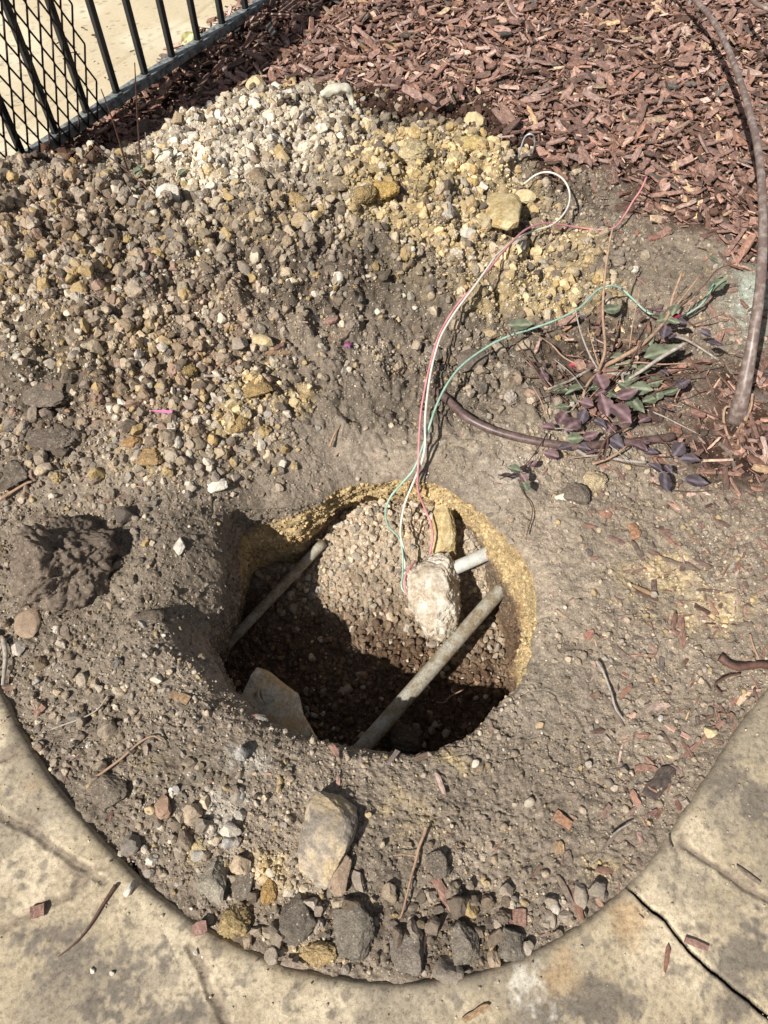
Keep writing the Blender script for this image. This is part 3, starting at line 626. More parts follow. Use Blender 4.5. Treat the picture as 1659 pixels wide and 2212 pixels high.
def crumbcol(x, y, z, ppale):
    n = len(x); c = albedo(x, y, z); px, py = PX(x, y, z)
    c = jit(c, n, .62, 1.6)
    u = rng.random(n); pw = pebw(px, py)
    pal = u < (ppale+.5*pw); c[pal] = jit(np.tile(np.array((.44, .385, .315)), (pal.sum(), 1)), pal.sum(), .55, 1.45)
    yl = (u > .93); c[yl] = c[yl]*.4+.6*np.array((.44, .33, .16))
    return c
def mkstuff(name, label, n, s0, s1, temps, kind, ppale, mat, sink=.3, smooth=False, ppow=2.2):
    x, y, z, s = soilscatter(n, s0, s1, temps, kind, ppow=ppow); k_ = len(x)
    scl = s[:, None]*rng.uniform(.6, 1.15, (k_, 3)); 
    o = bake(name, temps, np.c_[x, y, z+s*sink], randrot(k_), scl, crumbcol(x, y, z, ppale), mat, smooth)
    tag(o, label, kind='stuff'); print(name, k_); return o
mkstuff('soil_grit', 'fine loose grit and crumbs sprinkled over the dug soil', 260000, .0011, .0030, T0, 'grit', .06, M_CRUMB)
mkstuff('soil_crumbs', 'small crumbly lumps of soil lying loose on the bed', 130000, .0019, .0075, TM[:4]+TR, 'crumb', .03, M_CRUMB, sink=.25, smooth=False)
KEEP = [(365,428,36),(410,426,28),(1083,470,52),(1010,508,20),(1042,408,16),(1117,540,26),(965,462,24),(558,196,30),(627,186,22),(563,750,30),(705,1830,62),(670,1890,30),(140,1220,115),(345,898,22),(462,1905,36),(640,1990,44),(765,2010,50),(880,2062,40),(1002,2045,38),(1106,2042,32),(470,1052,22),(650,485,22),(285,958,24),(729,600,12)]
PZ = [(250,620,340,330,1),(600,450,330,250,.8),(420,900,190,150,.8),(950,480,260,190,.75),(1200,620,160,100,.5),(120,950,150,130,.6)]
FZ = [(760,2010,480,110,1),(460,1800,150,150,.6),(150,1550,130,140,.35),(1010,790,110,90,.6),(1140,850,110,70,.5),(60,1050,120,90,.8),(250,1190,130,120,.4)]
def pilecrumb(n, s0, s1, Z, box, nm, T_):
    x, y = scatter_xy(n, *box); ok, dr = inbed(x, y); px, py = PX(x, y, 0); m = mulchw(x, y, 0)
    w_ = np.zeros(n)
    for cx, cy, rx, ry, q_ in Z: w_ = np.maximum(w_, q_*np.exp(-(((px-cx)/rx)**2+((py-cy)/ry)**2)**2))
    w_ = w_*(1-.85*np.exp(-(((px-90)/110)**2+((py-880)/110)**2)**2))
    for a_, b_, r_ in KEEP: w_ = w_*(np.hypot(px-a_, py-b_) > r_)
    k = ok & (dr > .03) & ((y > .43) | (np.hypot(x-BC[0], y-BC[1]) < bedR(np.arctan2(y-BC[1], x-BC[0]))-.004)) & (rng.random(n) < w_*(1-m)); x, y = x[k], y[k]; n = len(x); z = Hfull(x, y); s = s0*(s1/s0)**(rng.random(n)**(1.9 if nm == 'loose_clods' else 2.5))
    c = albedo(x, y, z); c = jit(c, n, .7, 1.45); u = rng.random(n); u = np.where((u > .8) & (rng.random(n) < (.75 if nm == 'loose_clods' else .3)), .5, u); u = np.where((u < .1) & (nm == 'loose_clods') & (rng.random(n) < .7), .15, u); c[u > .8] = jit(np.tile(np.array((.43, .36, .27)), ((u > .8).sum(), 1)), (u > .8).sum(), .7, 1.2); u3 = (u > .1) & (u < .2); c[u3] = jit(np.tile(DARK, (u3.sum(), 1)), u3.sum(), .7, 1.3); u4 = (u > .22) & (u < .27) & (PX(x, y, z)[0] < 650) & (PX(x, y, z)[1] > 460); c[u4] = jit(np.tile(np.array((.30, .21, .165)), (u4.sum(), 1)), u4.sum(), .7, 1.2); u2 = u < .10; c[u2] = c[u2]*.3+.7*np.array((.40, .29, .13))
    print('pile lumps', n)
    return bake(nm, T_, np.c_[x, y, z+s*.35], randrot(n), s[:, None]*rng.uniform(.65, 1.1, (n, 3)), c, M_CRUMB, False)
tag(pilecrumb(9000, .005, .021, FZ, (-1.2, 1.2, 0, 1.5), 'loose_clods', TC[:3]+TM), 'loose broken clods of soil lying along the near edge of the bed', kind='stuff')
tag(pilecrumb(60000, .0030, .0172, PZ, (-1.5, .9, .8, 2.3), 'spoil_lumps', TC[:3]+TM), 'crumbly lumps of clay and soil making up the heap of spoil', kind='stuff')
mkstuff('gravel', 'loose pale gravel mixed through the heap of spoil', 26000, .005, .0125, TM, 'peb', .3, M_CRUMB, sink=.35, ppow=1.3)

# crumbs clinging to the walls of the hole
n = 22000; ii = rng.integers(0, NA, n); jj = rng.integers(4, NW-1, n); s = .0008*(7)**(rng.random(n)**3)
c = jit(cwl.reshape(NA, NW, 3)[ii, jj], n, .65, 1.45); nx_ = np.cos(A[ii]); ny_ = np.sin(A[ii])
tag(bake('wall_crumbs', TR, np.c_[xw[ii, jj]-nx_*s*.1, yw[ii, jj]-ny_*s*.1, zw[ii, jj]], randrot(n), s[:, None]*rng.uniform(.6, 1.2, (n, 3)), c, M_CRUMB), 'crumbs of clay and soil clinging to the walls of the hole', kind='stuff')
# loose gravel on the floor of the hole
n = 16000; a_ = rng.uniform(-np.pi, np.pi, n); r_ = np.sqrt(rng.random(n))*(rimR(a_)+wallk(a_)-.004)
x = HC[0]+r_*np.cos(a_); y = HC[1]+r_*np.sin(a_); z = floorz(x, y); g_ = ss(-.10, .12, (y-.68)+.35*(x-.02))
kp = rng.random(n) < .45+.55*g_; x, y, z, g_ = x[kp], y[kp], z[kp], g_[kp]; n = len(x); s = .0012*(9)**(rng.random(n)**2.8)
c = jit(floorcol(x, y), n, .7, 1.7); pl = rng.random(n) < .10+.35*g_; c[pl] = jit(np.tile(np.array((.40, .34, .27)), (pl.sum(), 1)), pl.sum(), .6, 1.4)
tag(bake('hole_gravel', TM, np.c_[x, y, z+s*.4], randrot(n), s[:, None]*rng.uniform(.65, 1.15, (n, 3)), c, M_CRUMB), 'loose gravel and dirt covering the bottom of the hole', kind='stuff')

# ---------------------------------------------------------------- wood mulch
def chipV(seed, thin=False):
    rg = np.random.default_rng(seed); nx = 6; w_ = rg.uniform(.75, 1, nx); sk = rg.uniform(-.5, .5)
    if rg.random() < .6: w_[0] *= rg.uniform(.2, .8); w_[-1] *= rg.uniform(.2, .8)
    bend = rg.uniform(-.12, .12); tw = rg.uniform(-.4, .4); V = []
    for i in range(nx):
        t = i/(nx-1)*2-1; off = bend*(1-t*t)*2
        for sy, sz in ((-1, -1), (-1, .7), (-.2, 1), (1, .8), (1, -1)):
            yy = sy*w_[i]*rg.uniform(.9, 1.1); zz = sz*rg.uniform(.75, 1.1); V.append((t+sk*.18*sy*(abs(t) > .9), yy+off*1.5, zz+tw*t*sy))
    F = []
    for i in range(nx-1):
        for j in range(5): a = i*5+j; b = i*5+(j+1) % 5; F += [(a, a+5, b+5), (a, b+5, b)]
    for b0, rv in ((0, 1), ((nx-1)*5, -1)):
        for j in (1, 2, 3): F.append((b0, b0+j, b0+j+1)[::rv])
    return np.array(V), np.array(F, np.int32)
TCH = [chipV(500+i) for i in range(16)]
def rotz_tilt(n, tilt):
    yaw = rng.uniform(0, 2*np.pi, n); rx = rng.normal(0, tilt, n); ry = rng.normal(0, tilt*.8, n)
    cz, sz = np.cos(yaw), np.sin(yaw); cx, sx = np.cos(rx), np.sin(rx); cy, sy = np.cos(ry), np.sin(ry); o = np.zeros(n); i = np.ones(n)
    Z = np.stack([np.stack([cz, -sz, o], -1), np.stack([sz, cz, o], -1), np.stack([o, o, i], -1)], 1)
    X = np.stack([np.stack([i, o, o], -1), np.stack([o, cx, -sx], -1), np.stack([o, sx, cx], -1)], 1)
    Y = np.stack([np.stack([cy, o, sy], -1), np.stack([o, i, o], -1), np.stack([-sy, o, cy], -1)], 1)
    return Z@Y@X
def chipcol(n):
    P = np.array((1.1, 1.02, .96))*np.array([(.245, .157, .13), (.29, .195, .165), (.18, .117, .097), (.38, .275, .24), (.11, .077, .064), (.47, .37, .32), (.14, .125, .115), (.50, .39, .27)])
    return jit(P[rng.choice(8, n, p=[.23, .21, .17, .13, .12, .06, .05, .03])], n, .65, 1.4)
def chipsize(n, big=1.0):
    L = np.exp(rng.normal(np.log(.0132), .5, n))*big; L = np.clip(L, .006, .045*big); W = np.clip(L*np.exp(rng.normal(np.log(.235), .6, n)), .0015, .011*big); T = np.clip(W*rng.uniform(.2, .5, n), .0009, .0035)
    return np.c_[L, W, T]
N0 = 72000; x, y = scatter_xy(N0, -1.7, 1.7, .4, 3.5); f_ = (x-P0[0])*NV[0]+(y-P0[1])*NV[1]; m = mulchw(x, y, 0); qx_, qy_ = PX(x, y, 0)
r_, an_ = polar(x, y)
kp = (rng.random(N0) < m*(1-.5*(qy_ > 600))) & (f_ < .085) & (r_ > rimR(an_)+.05) & (qx_ > -260) & (qx_ < 1950) 
x, y = x[kp], y[kp]; n = len(x); lay = rng.random(n); z = Hfull(x, y)+lay*.024-.004; fk = f_[kp]; z = np.where(fk > -.06, np.minimum(z+.02*ss(-.06, -.02, fk)+lay*.02, .030), z)
sc = chipsize(n); print('mulch chips', n)
tag(bake('mulch', TCH, np.c_[x, y, z], rotz_tilt(n, .42), sc, chipcol(n), M_CHIP), 'red brown wood chip mulch covering the far side of the bed', kind='stuff')
# thinner scatter of chips and shreds over bare soil
N1 = 16000; x, y = scatter_xy(N1, -1.2, 1.3, 0, 2.2); ok, dr = inbed(x, y); qx_, qy_ = PX(x, y, 0)
a = np.arctan2(y-BC[1], x-BC[0]); dd = bedR(a)-np.hypot(x-BC[0], y-BC[1])
p = .03+.62*np.exp(-((qx_-1600)/230)**2)*(qy_ > 650)+.55*ss(.07, .0, dd)*(y < .55)*ss(700, 1350, qx_)+.10*ss(.05, 0, dd)*(y < .5)+.25*ss(1150, 1500, qx_)+.3*np.exp(-(((qx_-1400)/260)**2+((qy_-420)/60)**2))
kp = ok & (dr > .01) & (rng.random(N1) < p); x, y = x[kp], y[kp]; n = len(x); z = Hfull(x, y); sc = chipsize(n, .62); sc[:, 1] *= .8
cc = chipcol(n); cc = np.where(rng.random(n)[:, None] < .45, cc*.55+.45*np.array((.2, .155, .12)), cc)
tag(bake('scattered_shreds', TCH, np.c_[x, y, z+.0015], rotz_tilt(n, .16), sc, cc, M_CHIP), 'small shreds of wood mulch scattered thinly over the bare soil', kind='stuff')

# ---------------------------------------------------------------- individual stones and clods
def stone_obj(name, V, F, c, mat, loc, smooth, label, cat, group=None):
    me = mesh_np(name, V, F, mat, smooth, {'loc': V.copy()}); o = link(name, me); o.location = loc; o.color = (*c, 1); tag(o, label, cat, group); return o
CLS = dict(
  smooth=dict(sub=4, cuts=10, amp=.10, fine=.03, hf=.02), ang=dict(sub=4, cuts=14, amp=.06, fine=.04, ctight=(.52, .83), hf=.03), rough=dict(sub=4, cuts=12, amp=.12, fine=.07, hf=.06, ctight=(.55, .85)), clod=dict(sub=4, cuts=12, amp=.20, fine=.10, hf=.10, ctight=(.5, .88)), crumble=dict(sub=4, cuts=8, amp=.22, fine=.14, crumb=.08, hf=.16))
PW = (.60, .56, .49); PG = (.42, .38, .33); YS = (.50, .41, .25); OC = (.41, .30, .16); GS = (.29, .245, .20); DS = (.155, .125, .10); TS = (.37, .29, .19); OR = (.40, .25, .12)
def rock(px, py, wpx, hpx, rot, cls, c, label, thick=.6, name='stone', cat=None, sink=.3, z=None, group=None):
    q = hit(px, py); mp = mpp(px, py, q[2]); a = wpx*mp/2; b = hpx*mp/2*1.1; hgt = thick*min(a, b)
    V, F = rockV(seed=int(px*7+py), **CLS[cls]); V = V*np.array((a, b, hgt)); ca, sa = math.cos(math.radians(rot)), math.sin(math.radians(rot))
    V = V@np.array([[ca, sa, 0], [-sa, ca, 0], [0, 0, 1]])
    mat = M_CLOD if cls in ('clod', 'crumble') else M_STONE
    zz = q[2]+hgt*(1-2*sink) if z is None else z
    # the pixel names the centre as seen, so step back along the view line to the stone's mid height
    k_ = (CAMH-zz)/(CAMH-q[2]); loc = (q[0]*k_, q[1]*k_, zz)
    return stone_obj(name, V, F, c, mat, loc, True, label, cat or ('clod' if 'clod' in name else 'stone'), group)
def outline_rock(pts, z, thick, cls_seed, c, label, mat=None, name='stone', cat='stone', tilt=(0, 0), top_flat=3.0, fine=.02, amp=.05, loc_z=None, cuts=7, hf=.015):
    W = np.array([G(a, b, z)[:2] for a, b in pts]); ce = W.mean(0); Q = W-ce
    an = np.arctan2(Q[:, 1], Q[:, 0]); ra_ = np.hypot(Q[:, 0], Q[:, 1]); o2 = np.argsort(an); an = an[o2]; ra_ = ra_[o2]
    V, F = ICO[5]; V = V.copy(); th_ = np.arctan2(V[:, 1], V[:, 0])
    # straight edges between outline corners
    R_ = np.empty(len(V)); A3 = np.r_[an-2*np.pi, an, an+2*np.pi]; Rr3 = np.r_[ra_, ra_, ra_]; k_ = np.clip(np.searchsorted(A3, th_)-1, 0, len(A3)-2)
    a1, a2, r1, r2 = A3[k_], A3[k_+1], Rr3[k_], Rr3[k_+1]; R_ = r1*r2*np.sin(a2-a1)/(r1*np.sin(th_-a1)+r2*np.sin(a2-th_)+1e-9)
    h_ = np.hypot(V[:, 0], V[:, 1]); hh = (1-np.abs(V[:, 2])**top_flat)**(1/top_flat); sg = np.sign(V[:, 2])*np.abs(V[:, 2])**.7
    V2 = np.c_[np.cos(th_)*R_*hh**.6*np.where(h_ > 0, 1, 0), np.sin(th_)*R_*hh**.6*np.where(h_ > 0, 1, 0), sg*thick/2]
    sz = np.mean(ra_); o3 = cls_seed*3.1; f = 1/sz; rg = np.random.default_rng(cls_seed*7+1); V2 = V2/np.array((sz, sz, thick/2))
    for _ in range(cuts):
        n_ = rg.normal(size=3)*np.array((.8, .8, 1)); n_[2] = abs(n_[2]); n_ /= np.linalg.norm(n_); dd_ = (V2@n_).max()*rg.uniform(.72, .93); e_ = V2@n_-dd_; m_ = e_ > 0; V2[m_] -= e_[m_, None]*n_*.92
    V2 = V2*np.array((sz, sz, thick/2)); V2 = V2*(1+hf*fbm(V2[:, 0]*f*20+o3, V2[:, 1]*f*20, V2[:, 2]*f*20, s=cls_seed+2, o=4, g=.7))[:, None]
    d = sz*(amp*fbm(V2[:, 0]*f*1.5+o3, V2[:, 1]*f*1.5, V2[:, 2]*f*1.5, s=cls_seed)+fine*fbm(V2[:, 0]*f*8+o3, V2[:, 1]*f*8, V2[:, 2]*f*8, s=cls_seed+1))
    nr = V2/(np.linalg.norm(V2, axis=1)[:, None]+1e-9); V2 = V2+nr*d[:, None]
    tx, ty = tilt; V2[:, 2] += V2[:, 0]*tx+V2[:, 1]*ty
    return stone_obj(name, V2, F, c, mat or M_STONE, (ce[0], ce[1], z if loc_z is None else loc_z), True, label, cat)

# patterned stones
def patchy(name, c1, c2, c3, sc=14, sharp=(.42, .5, .58)):
    m, t, b = newmat(name); v = coords(t, 'obj'); n = noise(t, v, sc, 6, .65, .3); f = noise(t, v, 260, 6, .75); f2 = noise(t, v, 90, 4, .6)
    c = ramp(t, n, [(sharp[0], c1), (sharp[1], c2), (sharp[2], c3)]); c = mixc(t, c, ramp(t, f, [(.32, (.62, .6, .57)), (.5, (1, 1, 1)), (.7, (1.3, 1.28, 1.2))]), 1.0, 'MULTIPLY')
    c = mixc(t, c, ramp(t, f2, [(.3, (.75, .74, .72)), (.6, (1.08, 1.08, 1.08))]), 1.0, 'MULTIPLY')
    lk(t, c, b.inputs['Base Color']); b.inputs['Roughness'].default_value = .85; b.inputs['Specular IOR Level'].default_value = .2; bump(t, b, f, .5, .0015); return m
M_BIG = patchy('weathered tan stone', (.22, .19, .16), (.38, .32, .25), (.43, .34, .22), 16)
M_SLAB = patchy('cream and ochre stone', (.45, .42, .37), (.78, .69, .54), (.70, .50, .28), 16, (.36, .44, .56))
M_CONC = patchy('crumbly pale concrete', (.44, .37, .29), (.52, .45, .37), (.64, .60, .52), 22)
M_YCH = patchy('yellow clay stone', (.40, .30, .15), (.48, .38, .21), (.53, .44, .27), 20)

outline_rock([(690,1710),(735,1716),(765,1738),(773,1775),(762,1815),(735,1860),(705,1915),(688,1921),(670,1900),(640,1872),(645,1830),(655,1780),(662,1735)], .030, .062, 3, (1, 1, 1), 'largest tan teardrop shaped stone lying near the paving edge', M_BIG, loc_z=.017, tilt=(.0, .03), fine=.03, amp=.12, cuts=16, hf=.03)
outline_rock([(1052,425),(1063,407),(1118,418),(1127,437),(1118,498),(1095,508),(1043,485),(1047,455)], .10, .03, 5, (1, 1, 1), 'flat squarish yellow stone beside the red and white wires', M_YCH, tilt=(.05, -.2), amp=.08)
outline_rock([(520,1519),(560,1454),(590,1466),(645,1502),(655,1542),(690,1600),(640,1600),(585,1580)], -.20, .035, 9, (1, 1, 1), 'broken grey and cream stone slab leaning on the near wall of the hole', M_SLAB, tilt=(-.25, .25), amp=.05, top_flat=6, fine=.02)
outline_rock([(872,1240),(892,1212),(930,1200),(968,1212),(992,1250),(998,1300),(990,1350),(960,1376),(925,1366),(890,1310)], -.19, .09, 12, (1, 1, 1), 'pale crumbly concrete lump over the wires inside the hole', M_CONC, name='concrete_lump', cat='concrete', fine=.07, amp=.12, top_flat=2.4, cuts=10, hf=.11)
outline_rock([(940,1100),(955,1086),(975,1105),(985,1150),(990,1192),(965,1200),(934,1178),(932,1140)], -.15, .04, 14, (1, 1, 1), 'yellow clay chunk leaning on the far wall of the hole', M_YCH, name='clay_chunk', cat='clod', tilt=(-.3, .8), fine=.07, amp=.12, hf=.08)
ROCKS = [
 (558,186,56,46,0,'rough',YS,'yellow stone farthest from the camera at the gravel heap edge'),(597,190,24,24,20,'smooth',PW,'small white stone between two yellow ones at heap edge'),(627,181,40,28,5,'rough',OC,'flat ochre stone right of the small white stone'),
 (1027,260,50,44,10,'rough',YS,'round yellow stone lying alone on the wood mulch'),(1136,425,36,44,70,'rough',YS,'yellow stone tucked behind the flat squarish stone'),(1010,503,36,28,-10,'ang',PW,'pale triangular stone below the flat squarish yellow stone'),
 (1042,404,26,20,-20,'ang',PW,'small white stone just left above the squarish yellow stone'),(1117,532,38,56,-25,'rough',PG,'long pale stone under the red and white wires'),(965,456,36,46,10,'rough',PG,'pale grey stone standing in the yellow clay'),
 (312,284,58,60,0,'rough',DS,'dark rounded stone in the shade by the fence'),(348,263,34,14,10,'rough',GS,'small grey stone beside the dark one by the fence'),(384,258,26,36,0,'ang',TS,'upright tan stone beside the shaded fence side'),
 (365,420,54,48,-15,'ang',PW,'whitish stone, larger of the pair beside the thin shoots'),(410,419,42,44,10,'rough',(.5,.44,.32),'cream stone right of the larger whitish stone'),(650,480,48,36,-15,'rough',TS,'tan stone on the middle of the heap'),
 (563,743,58,34,-5,'ang',YS,'flat ochre stone with a straight upper edge low on heap'),(517,744,38,36,10,'rough',GS,'grey stone left of the flat ochre stone'),(730,597,24,30,0,'ang',PW,'white stone alone on the dark middle of the heap'),
 (470,1049,50,28,15,'rough',PW,'white rough stone at the foot of the heap'),(387,1180,28,42,-10,'rough',PW,'pale stone on bare soil right of the large clod'),(60,1347,56,66,10,'smooth',BRN,'tan stone half buried by the left edge'),
 (40,1402,34,34,0,'smooth',PG,'grey quartz pebble at the left edge of soil'),(440,1735,28,28,10,'ang',(.55,.47,.34),'cream square stone in the whitish dusty patch'),(520,1763,26,22,0,'ang',PG,'small pale square stone right of the cream one'),
 (587,2067,34,38,0,'ang',GS,'grey angular stone resting on the paving edge'),(773,1902,30,46,10,'ang',GS,'grey stone right of the tip of the largest stone'),(735,1890,50,80,-20,'rough',BRN,'brown stone underneath the largest stone'),
 (1253,1935,32,54,5,'smooth',GS,'upright grey oval stone near the paving joint'),(1292,1922,46,36,0,'rough',(.23,.2,.165),'rough grey stone beside the paving joint'),(1200,1962,26,24,0,'smooth',PG,'pale grey pebble left of the upright oval stone'),
 (1222,1980,32,22,10,'smooth',GS,'flat grey pebble touching the pale grey pebble'),(1187,1985,28,34,0,'ang',GS,'darker grey stone left of the flat grey pebble'),(1535,1582,30,28,20,'ang',YS,'cream yellow stone at right near the paving curve'),
 (1217,1073,40,18,8,'ang',PW,'flat white stone on the soil below the shrub'),(1103,1174,20,20,0,'smooth',GS,'round grey pebble on the right rim of the hole'),(1056,722,46,28,-25,'rough',TS,'tan stone beside the green wire'),
 (1284,1040,58,48,0,'crumble',(.47,.38,.25),'tan crumbling gravelly clod below the shrub'),(285,956,50,34,-10,'clod',OR,'orange clod among the pebbles at left'),(555,380,52,52,0,'clod',(.26,.2,.14),'brown clod on the pale gravel heap'),
 (732,397,48,40,0,'clod',(.26,.21,.15),'brown round clod beside the yellow clay'),(520,224,60,48,0,'clod',(.30,.26,.21),'grey clod on the top edge of pale gravel'),(642,432,44,50,20,'crumble',OC,'ochre clod in the middle of the heap'),
 (100,845,100,90,10,'clod',(.2,.165,.135),'smooth dark clod at the left of the heap'),(112,945,112,70,-10,'crumble',(.17,.14,.115),'dark crumbling clod below the smooth dark one'),(25,1025,80,80,0,'clod',(.18,.15,.12),'grey clod at the left edge below the heap'),
 (230,1708,96,80,0,'clod',SOIL*.85,'broad grey clod in front near the left paving'),(432,1830,36,30,0,'crumble',YS,'bright yellow clod in the dusty patch'),(462,1902,76,92,10,'clod',(.30,.27,.22),'light grey clod near the front edge'),
 (528,1900,48,80,-10,'clod',(.19,.16,.13),'dark clod right of the light grey one'),(640,1985,92,92,20,'clod',(.17,.145,.12),'dark angular clod left of two at the front edge'),(765,2005,96,118,15,'clod',(.20,.175,.145),'large dark clod in the middle of the front edge'),
 (690,2062,90,50,0,'crumble',OC,'yellow crumbling clod at the very front edge'),(880,2058,78,84,0,'clod',(.22,.19,.16),'grey clod by the paving right of centre'),(1002,2040,74,84,0,'clod',(.225,.195,.16),'grey clod between two wood chips at the front'),
 (1106,2038,66,62,0,'clod',(.20,.175,.145),'round grey clod farthest right along the front edge'),(945,1868,54,56,0,'clod',(.19,.16,.13),'small brown clod beside the forked root'),(505,1990,80,70,0,'crumble',(.36,.27,.14),'tan yellow clod above the front paving edge'),
 (580,1925,40,60,0,'crumble',(.40,.26,.11),'orange tinted clod left of the largest stone'),(325,1335,70,40,20,'clod',(.16,.13,.105),'dark lump on the left lip of the hole'),(1018,780,70,60,0,'clod',(.17,.14,.115),'dark clod between the green wire and the shrub'),
 (1150,850,90,60,10,'clod',(.18,.148,.12),'broad dark clod left of the shrub'),(880,330,100,66,0,'crumble',YS,'large yellow clay clod on the right of the heap'),(1020,312,76,44,0,'crumble',(.5,.39,.18),'pale yellow clod at the mulch edge'),(985,345,46,40,0,'crumble',YS,'small yellow clod between two bigger ones'),
 (830,410,80,60,0,'crumble',(.47,.32,.12),'yellow clod left side of the clay patch'),(905,450,60,40,0,'crumble',OC,'low ochre clod in the clay patch'),(1243,1068,60,50,0,'clod',(.19,.16,.13),'grey clod under the tan crumbling clod'),
 (550,838,98,62,0,'crumble',(.34,.24,.115),'flat ochre clod low on the heap, larger of two'),(512,912,52,58,0,'crumble',(.36,.25,.12),'flat ochre clod lower of the two near the hole'),(322,988,66,46,0,'crumble',(.37,.25,.13),'orange brown crumbling clod below the orange one'),
 (655,860,38,26,0,'crumble',OC,'small ochre clod at the foot of the heap'),(410,798,40,36,0,'crumble',(.25,.18,.08),'dark ochre ball of clay among pebbles'),(790,418,56,50,0,'crumble',(.3,.22,.11),'brown ochre clod at the edge of yellow clay'),
 (650,180+300,2,2,0,'rough',TS,None)]
flatset = {(550,838):.3,(512,912):.3,(322,988):.35,(230,1708):.35,(880,330):.5,(1020,312):.5,(60,1347):.35,(640,1985):.5,(765,2005):.55,(1018,780):.5,(1150,850):.4,(830,410):.5,(905,450):.4,(100,845):.25,(112,945):.35,(25,1025):.35}
for (a, b, w1, h1, ro_, cl_, c_, lb) in ROCKS:
    if lb is None: continue
    nm = 'soil_clod' if cl_ in ('clod', 'crumble') else 'stone'
    rock(a, b, w1, h1, ro_, cl_, tuple(c_), lb, thick=flatset.get((a, b), .75 if nm == 'stone' else .65), name=nm)
# the big dark clod on the left, and the dark clod in the hole
q = hit(140, 1275); V, F = rockV(5, 83, 9, .34, .20, crumb=.0, ctight=(.62, .92), hf=.09, hq=30); V = V*np.array((.100, .092, .086))
V[:, :2] *= (1-.12*V[:, 2:3]/.085)
stone_obj('soil_clod', V, F, (.20, .160, .128), M_CLOD, (q[0]-.004, q[1]+.038, .050), True, 'very large dark lump of soil left of the hole', 'clod')
V, F = rockV(4, 78, 6, .2, .1, crumb=.12); V = V*np.array((.042, .035, .03)); q = G(878, 1600, -.27)
stone_obj('soil_clod', V, F, (.11, .09, .07), M_CLOD, tuple(q), True, 'dark lump of earth inside the hole by its near wall', 'clod')

# pale curved concrete shard on the gravel
P = [G(*p) for p in [(696,208,.20),(718,193,.215),(742,190,.215),(756,203,.20),(762,235,.17)]]
m = MB(); m.tube(catmull(P, 6), np.interp(np.linspace(0, 1, 25), [0, .3, .6, 1], [.008, .013, .010, .004]), 14, wob=.9, seed=4)
o = m.build('concrete_shard', simple('pale concrete', (.5, .47, .38), .9, .1, .15, 90, c2=(.62, .58, .48), bs=.4)); tag(o, 'pale curved shard of concrete on the top of the gravel', 'concrete')

# the larger loose stones one by one, sharing a few shapes
tempS = [mesh_np('stone', *rockV(3, 900+i, 13, .12, .10, ctight=(.48, .85)), M_STONE, True) for i in range(12)]
areas = [ # px-range polygon ellipse, count, size px, palette, label
 (520,290,220,90,62,(13,24),'pale pebble lying loose in the whitish gravel at the heap top','pebbles of the whitish gravel'),
 (160,560,230,170,52,(13,26),'pale brown pebble on the upper left of the spoil heap','pebbles on the upper left of the heap'),
 (420,920,170,140,60,(14,28),'pale pebble on the lower slope between heap and hole','pebbles on the lower slope of the heap'),
 (90,740,110,80,22,(14,30),'pale pebble at the left edge of the heap, above dark clods','pebbles at the left edge'),
 (800,600,170,110,24,(12,20),'pebble in the dark middle of the heap below yellow clay','pebbles in the dark middle'),]
def inst(me, name, x, y, z, s, c_, label, cat, group, rot=None):
    o = bpy.data.objects.new(name, me); o.location = (x, y, z); o.scale = s; o.rotation_euler = rot or (rnd.uniform(-.6, .6), rnd.uniform(-.6, .6), rnd.uniform(0, 6.28)); o.color = (*c_, 1); col_main.objects.link(o); tag(o, label, cat, group); return o
PAL = [(.50,.44,.36), (.56,.51,.43), (.42,.36,.29), (.40,.31,.25), (.34,.29,.24), (.60,.56,.48), (.46,.36,.22)]
for cx, cy, rx, ry, n, (s0, s1), lab, grp in areas:
    for _ in range(n):
        a = rnd.uniform(0, 6.28); r = math.sqrt(rnd.random()); px = max(4, cx+rx*r*math.cos(a)); py = cy+ry*r*math.sin(a); q = hit(px, py)
        sz = (s0+(s1-s0)*rnd.random()**1.8)*mpp(px, py, q[2])/2; k_ = rnd.uniform(.8, 1.1); pc = rnd.choice(PAL)
        inst(rnd.choice(tempS), 'pebble', q[0], q[1], q[2]+sz*.35, (sz*rnd.uniform(.85, 1.25), sz*rnd.uniform(.75, 1), sz*rnd.uniform(.6, .9)), tuple(v*k_ for v in pc), lab, 'pebble', grp)
for _ in range(34):
    a = rnd.uniform(-3.14, 3.14); r = math.sqrt(rnd.random())*.24; x = HC[0]+r*math.cos(a); y = HC[1]+r*math.sin(a); sz = rnd.uniform(.006, .0125); z = float(floorz(np.array([x]), np.array([y]))[0])
    inst(rnd.choice(tempS), 'pebble', x, y, z+sz*.4, (sz*1.1, sz*.9, sz*.8), rnd.choice([(.34,.29,.24),(.42,.37,.3),(.28,.23,.18)]), 'pebble lying loose on the floor of the hole', 'pebble', 'pebbles on the hole floor')
for _ in range(24):
    px = rnd.uniform(60, 1550); py = rnd.uniform(1420, 1990); q = hit(px, py)
    if math.hypot(q[0]-BC[0], q[1]-BC[1]) > .63 or polar(q[0], q[1])[0] < float(rimR(np.array([polar(q[0], q[1])[1]]))[0])+.02: continue
    sz = rnd.uniform(.004, .0085); inst(rnd.choice(tempS), 'pebble', q[0], q[1], q[2]+sz*.4, (sz*1.1, sz*.9, sz*.8), rnd.choice(PAL), 'small pebble on the bare soil between hole and paving', 'pebble', 'pebbles on the bare soil')

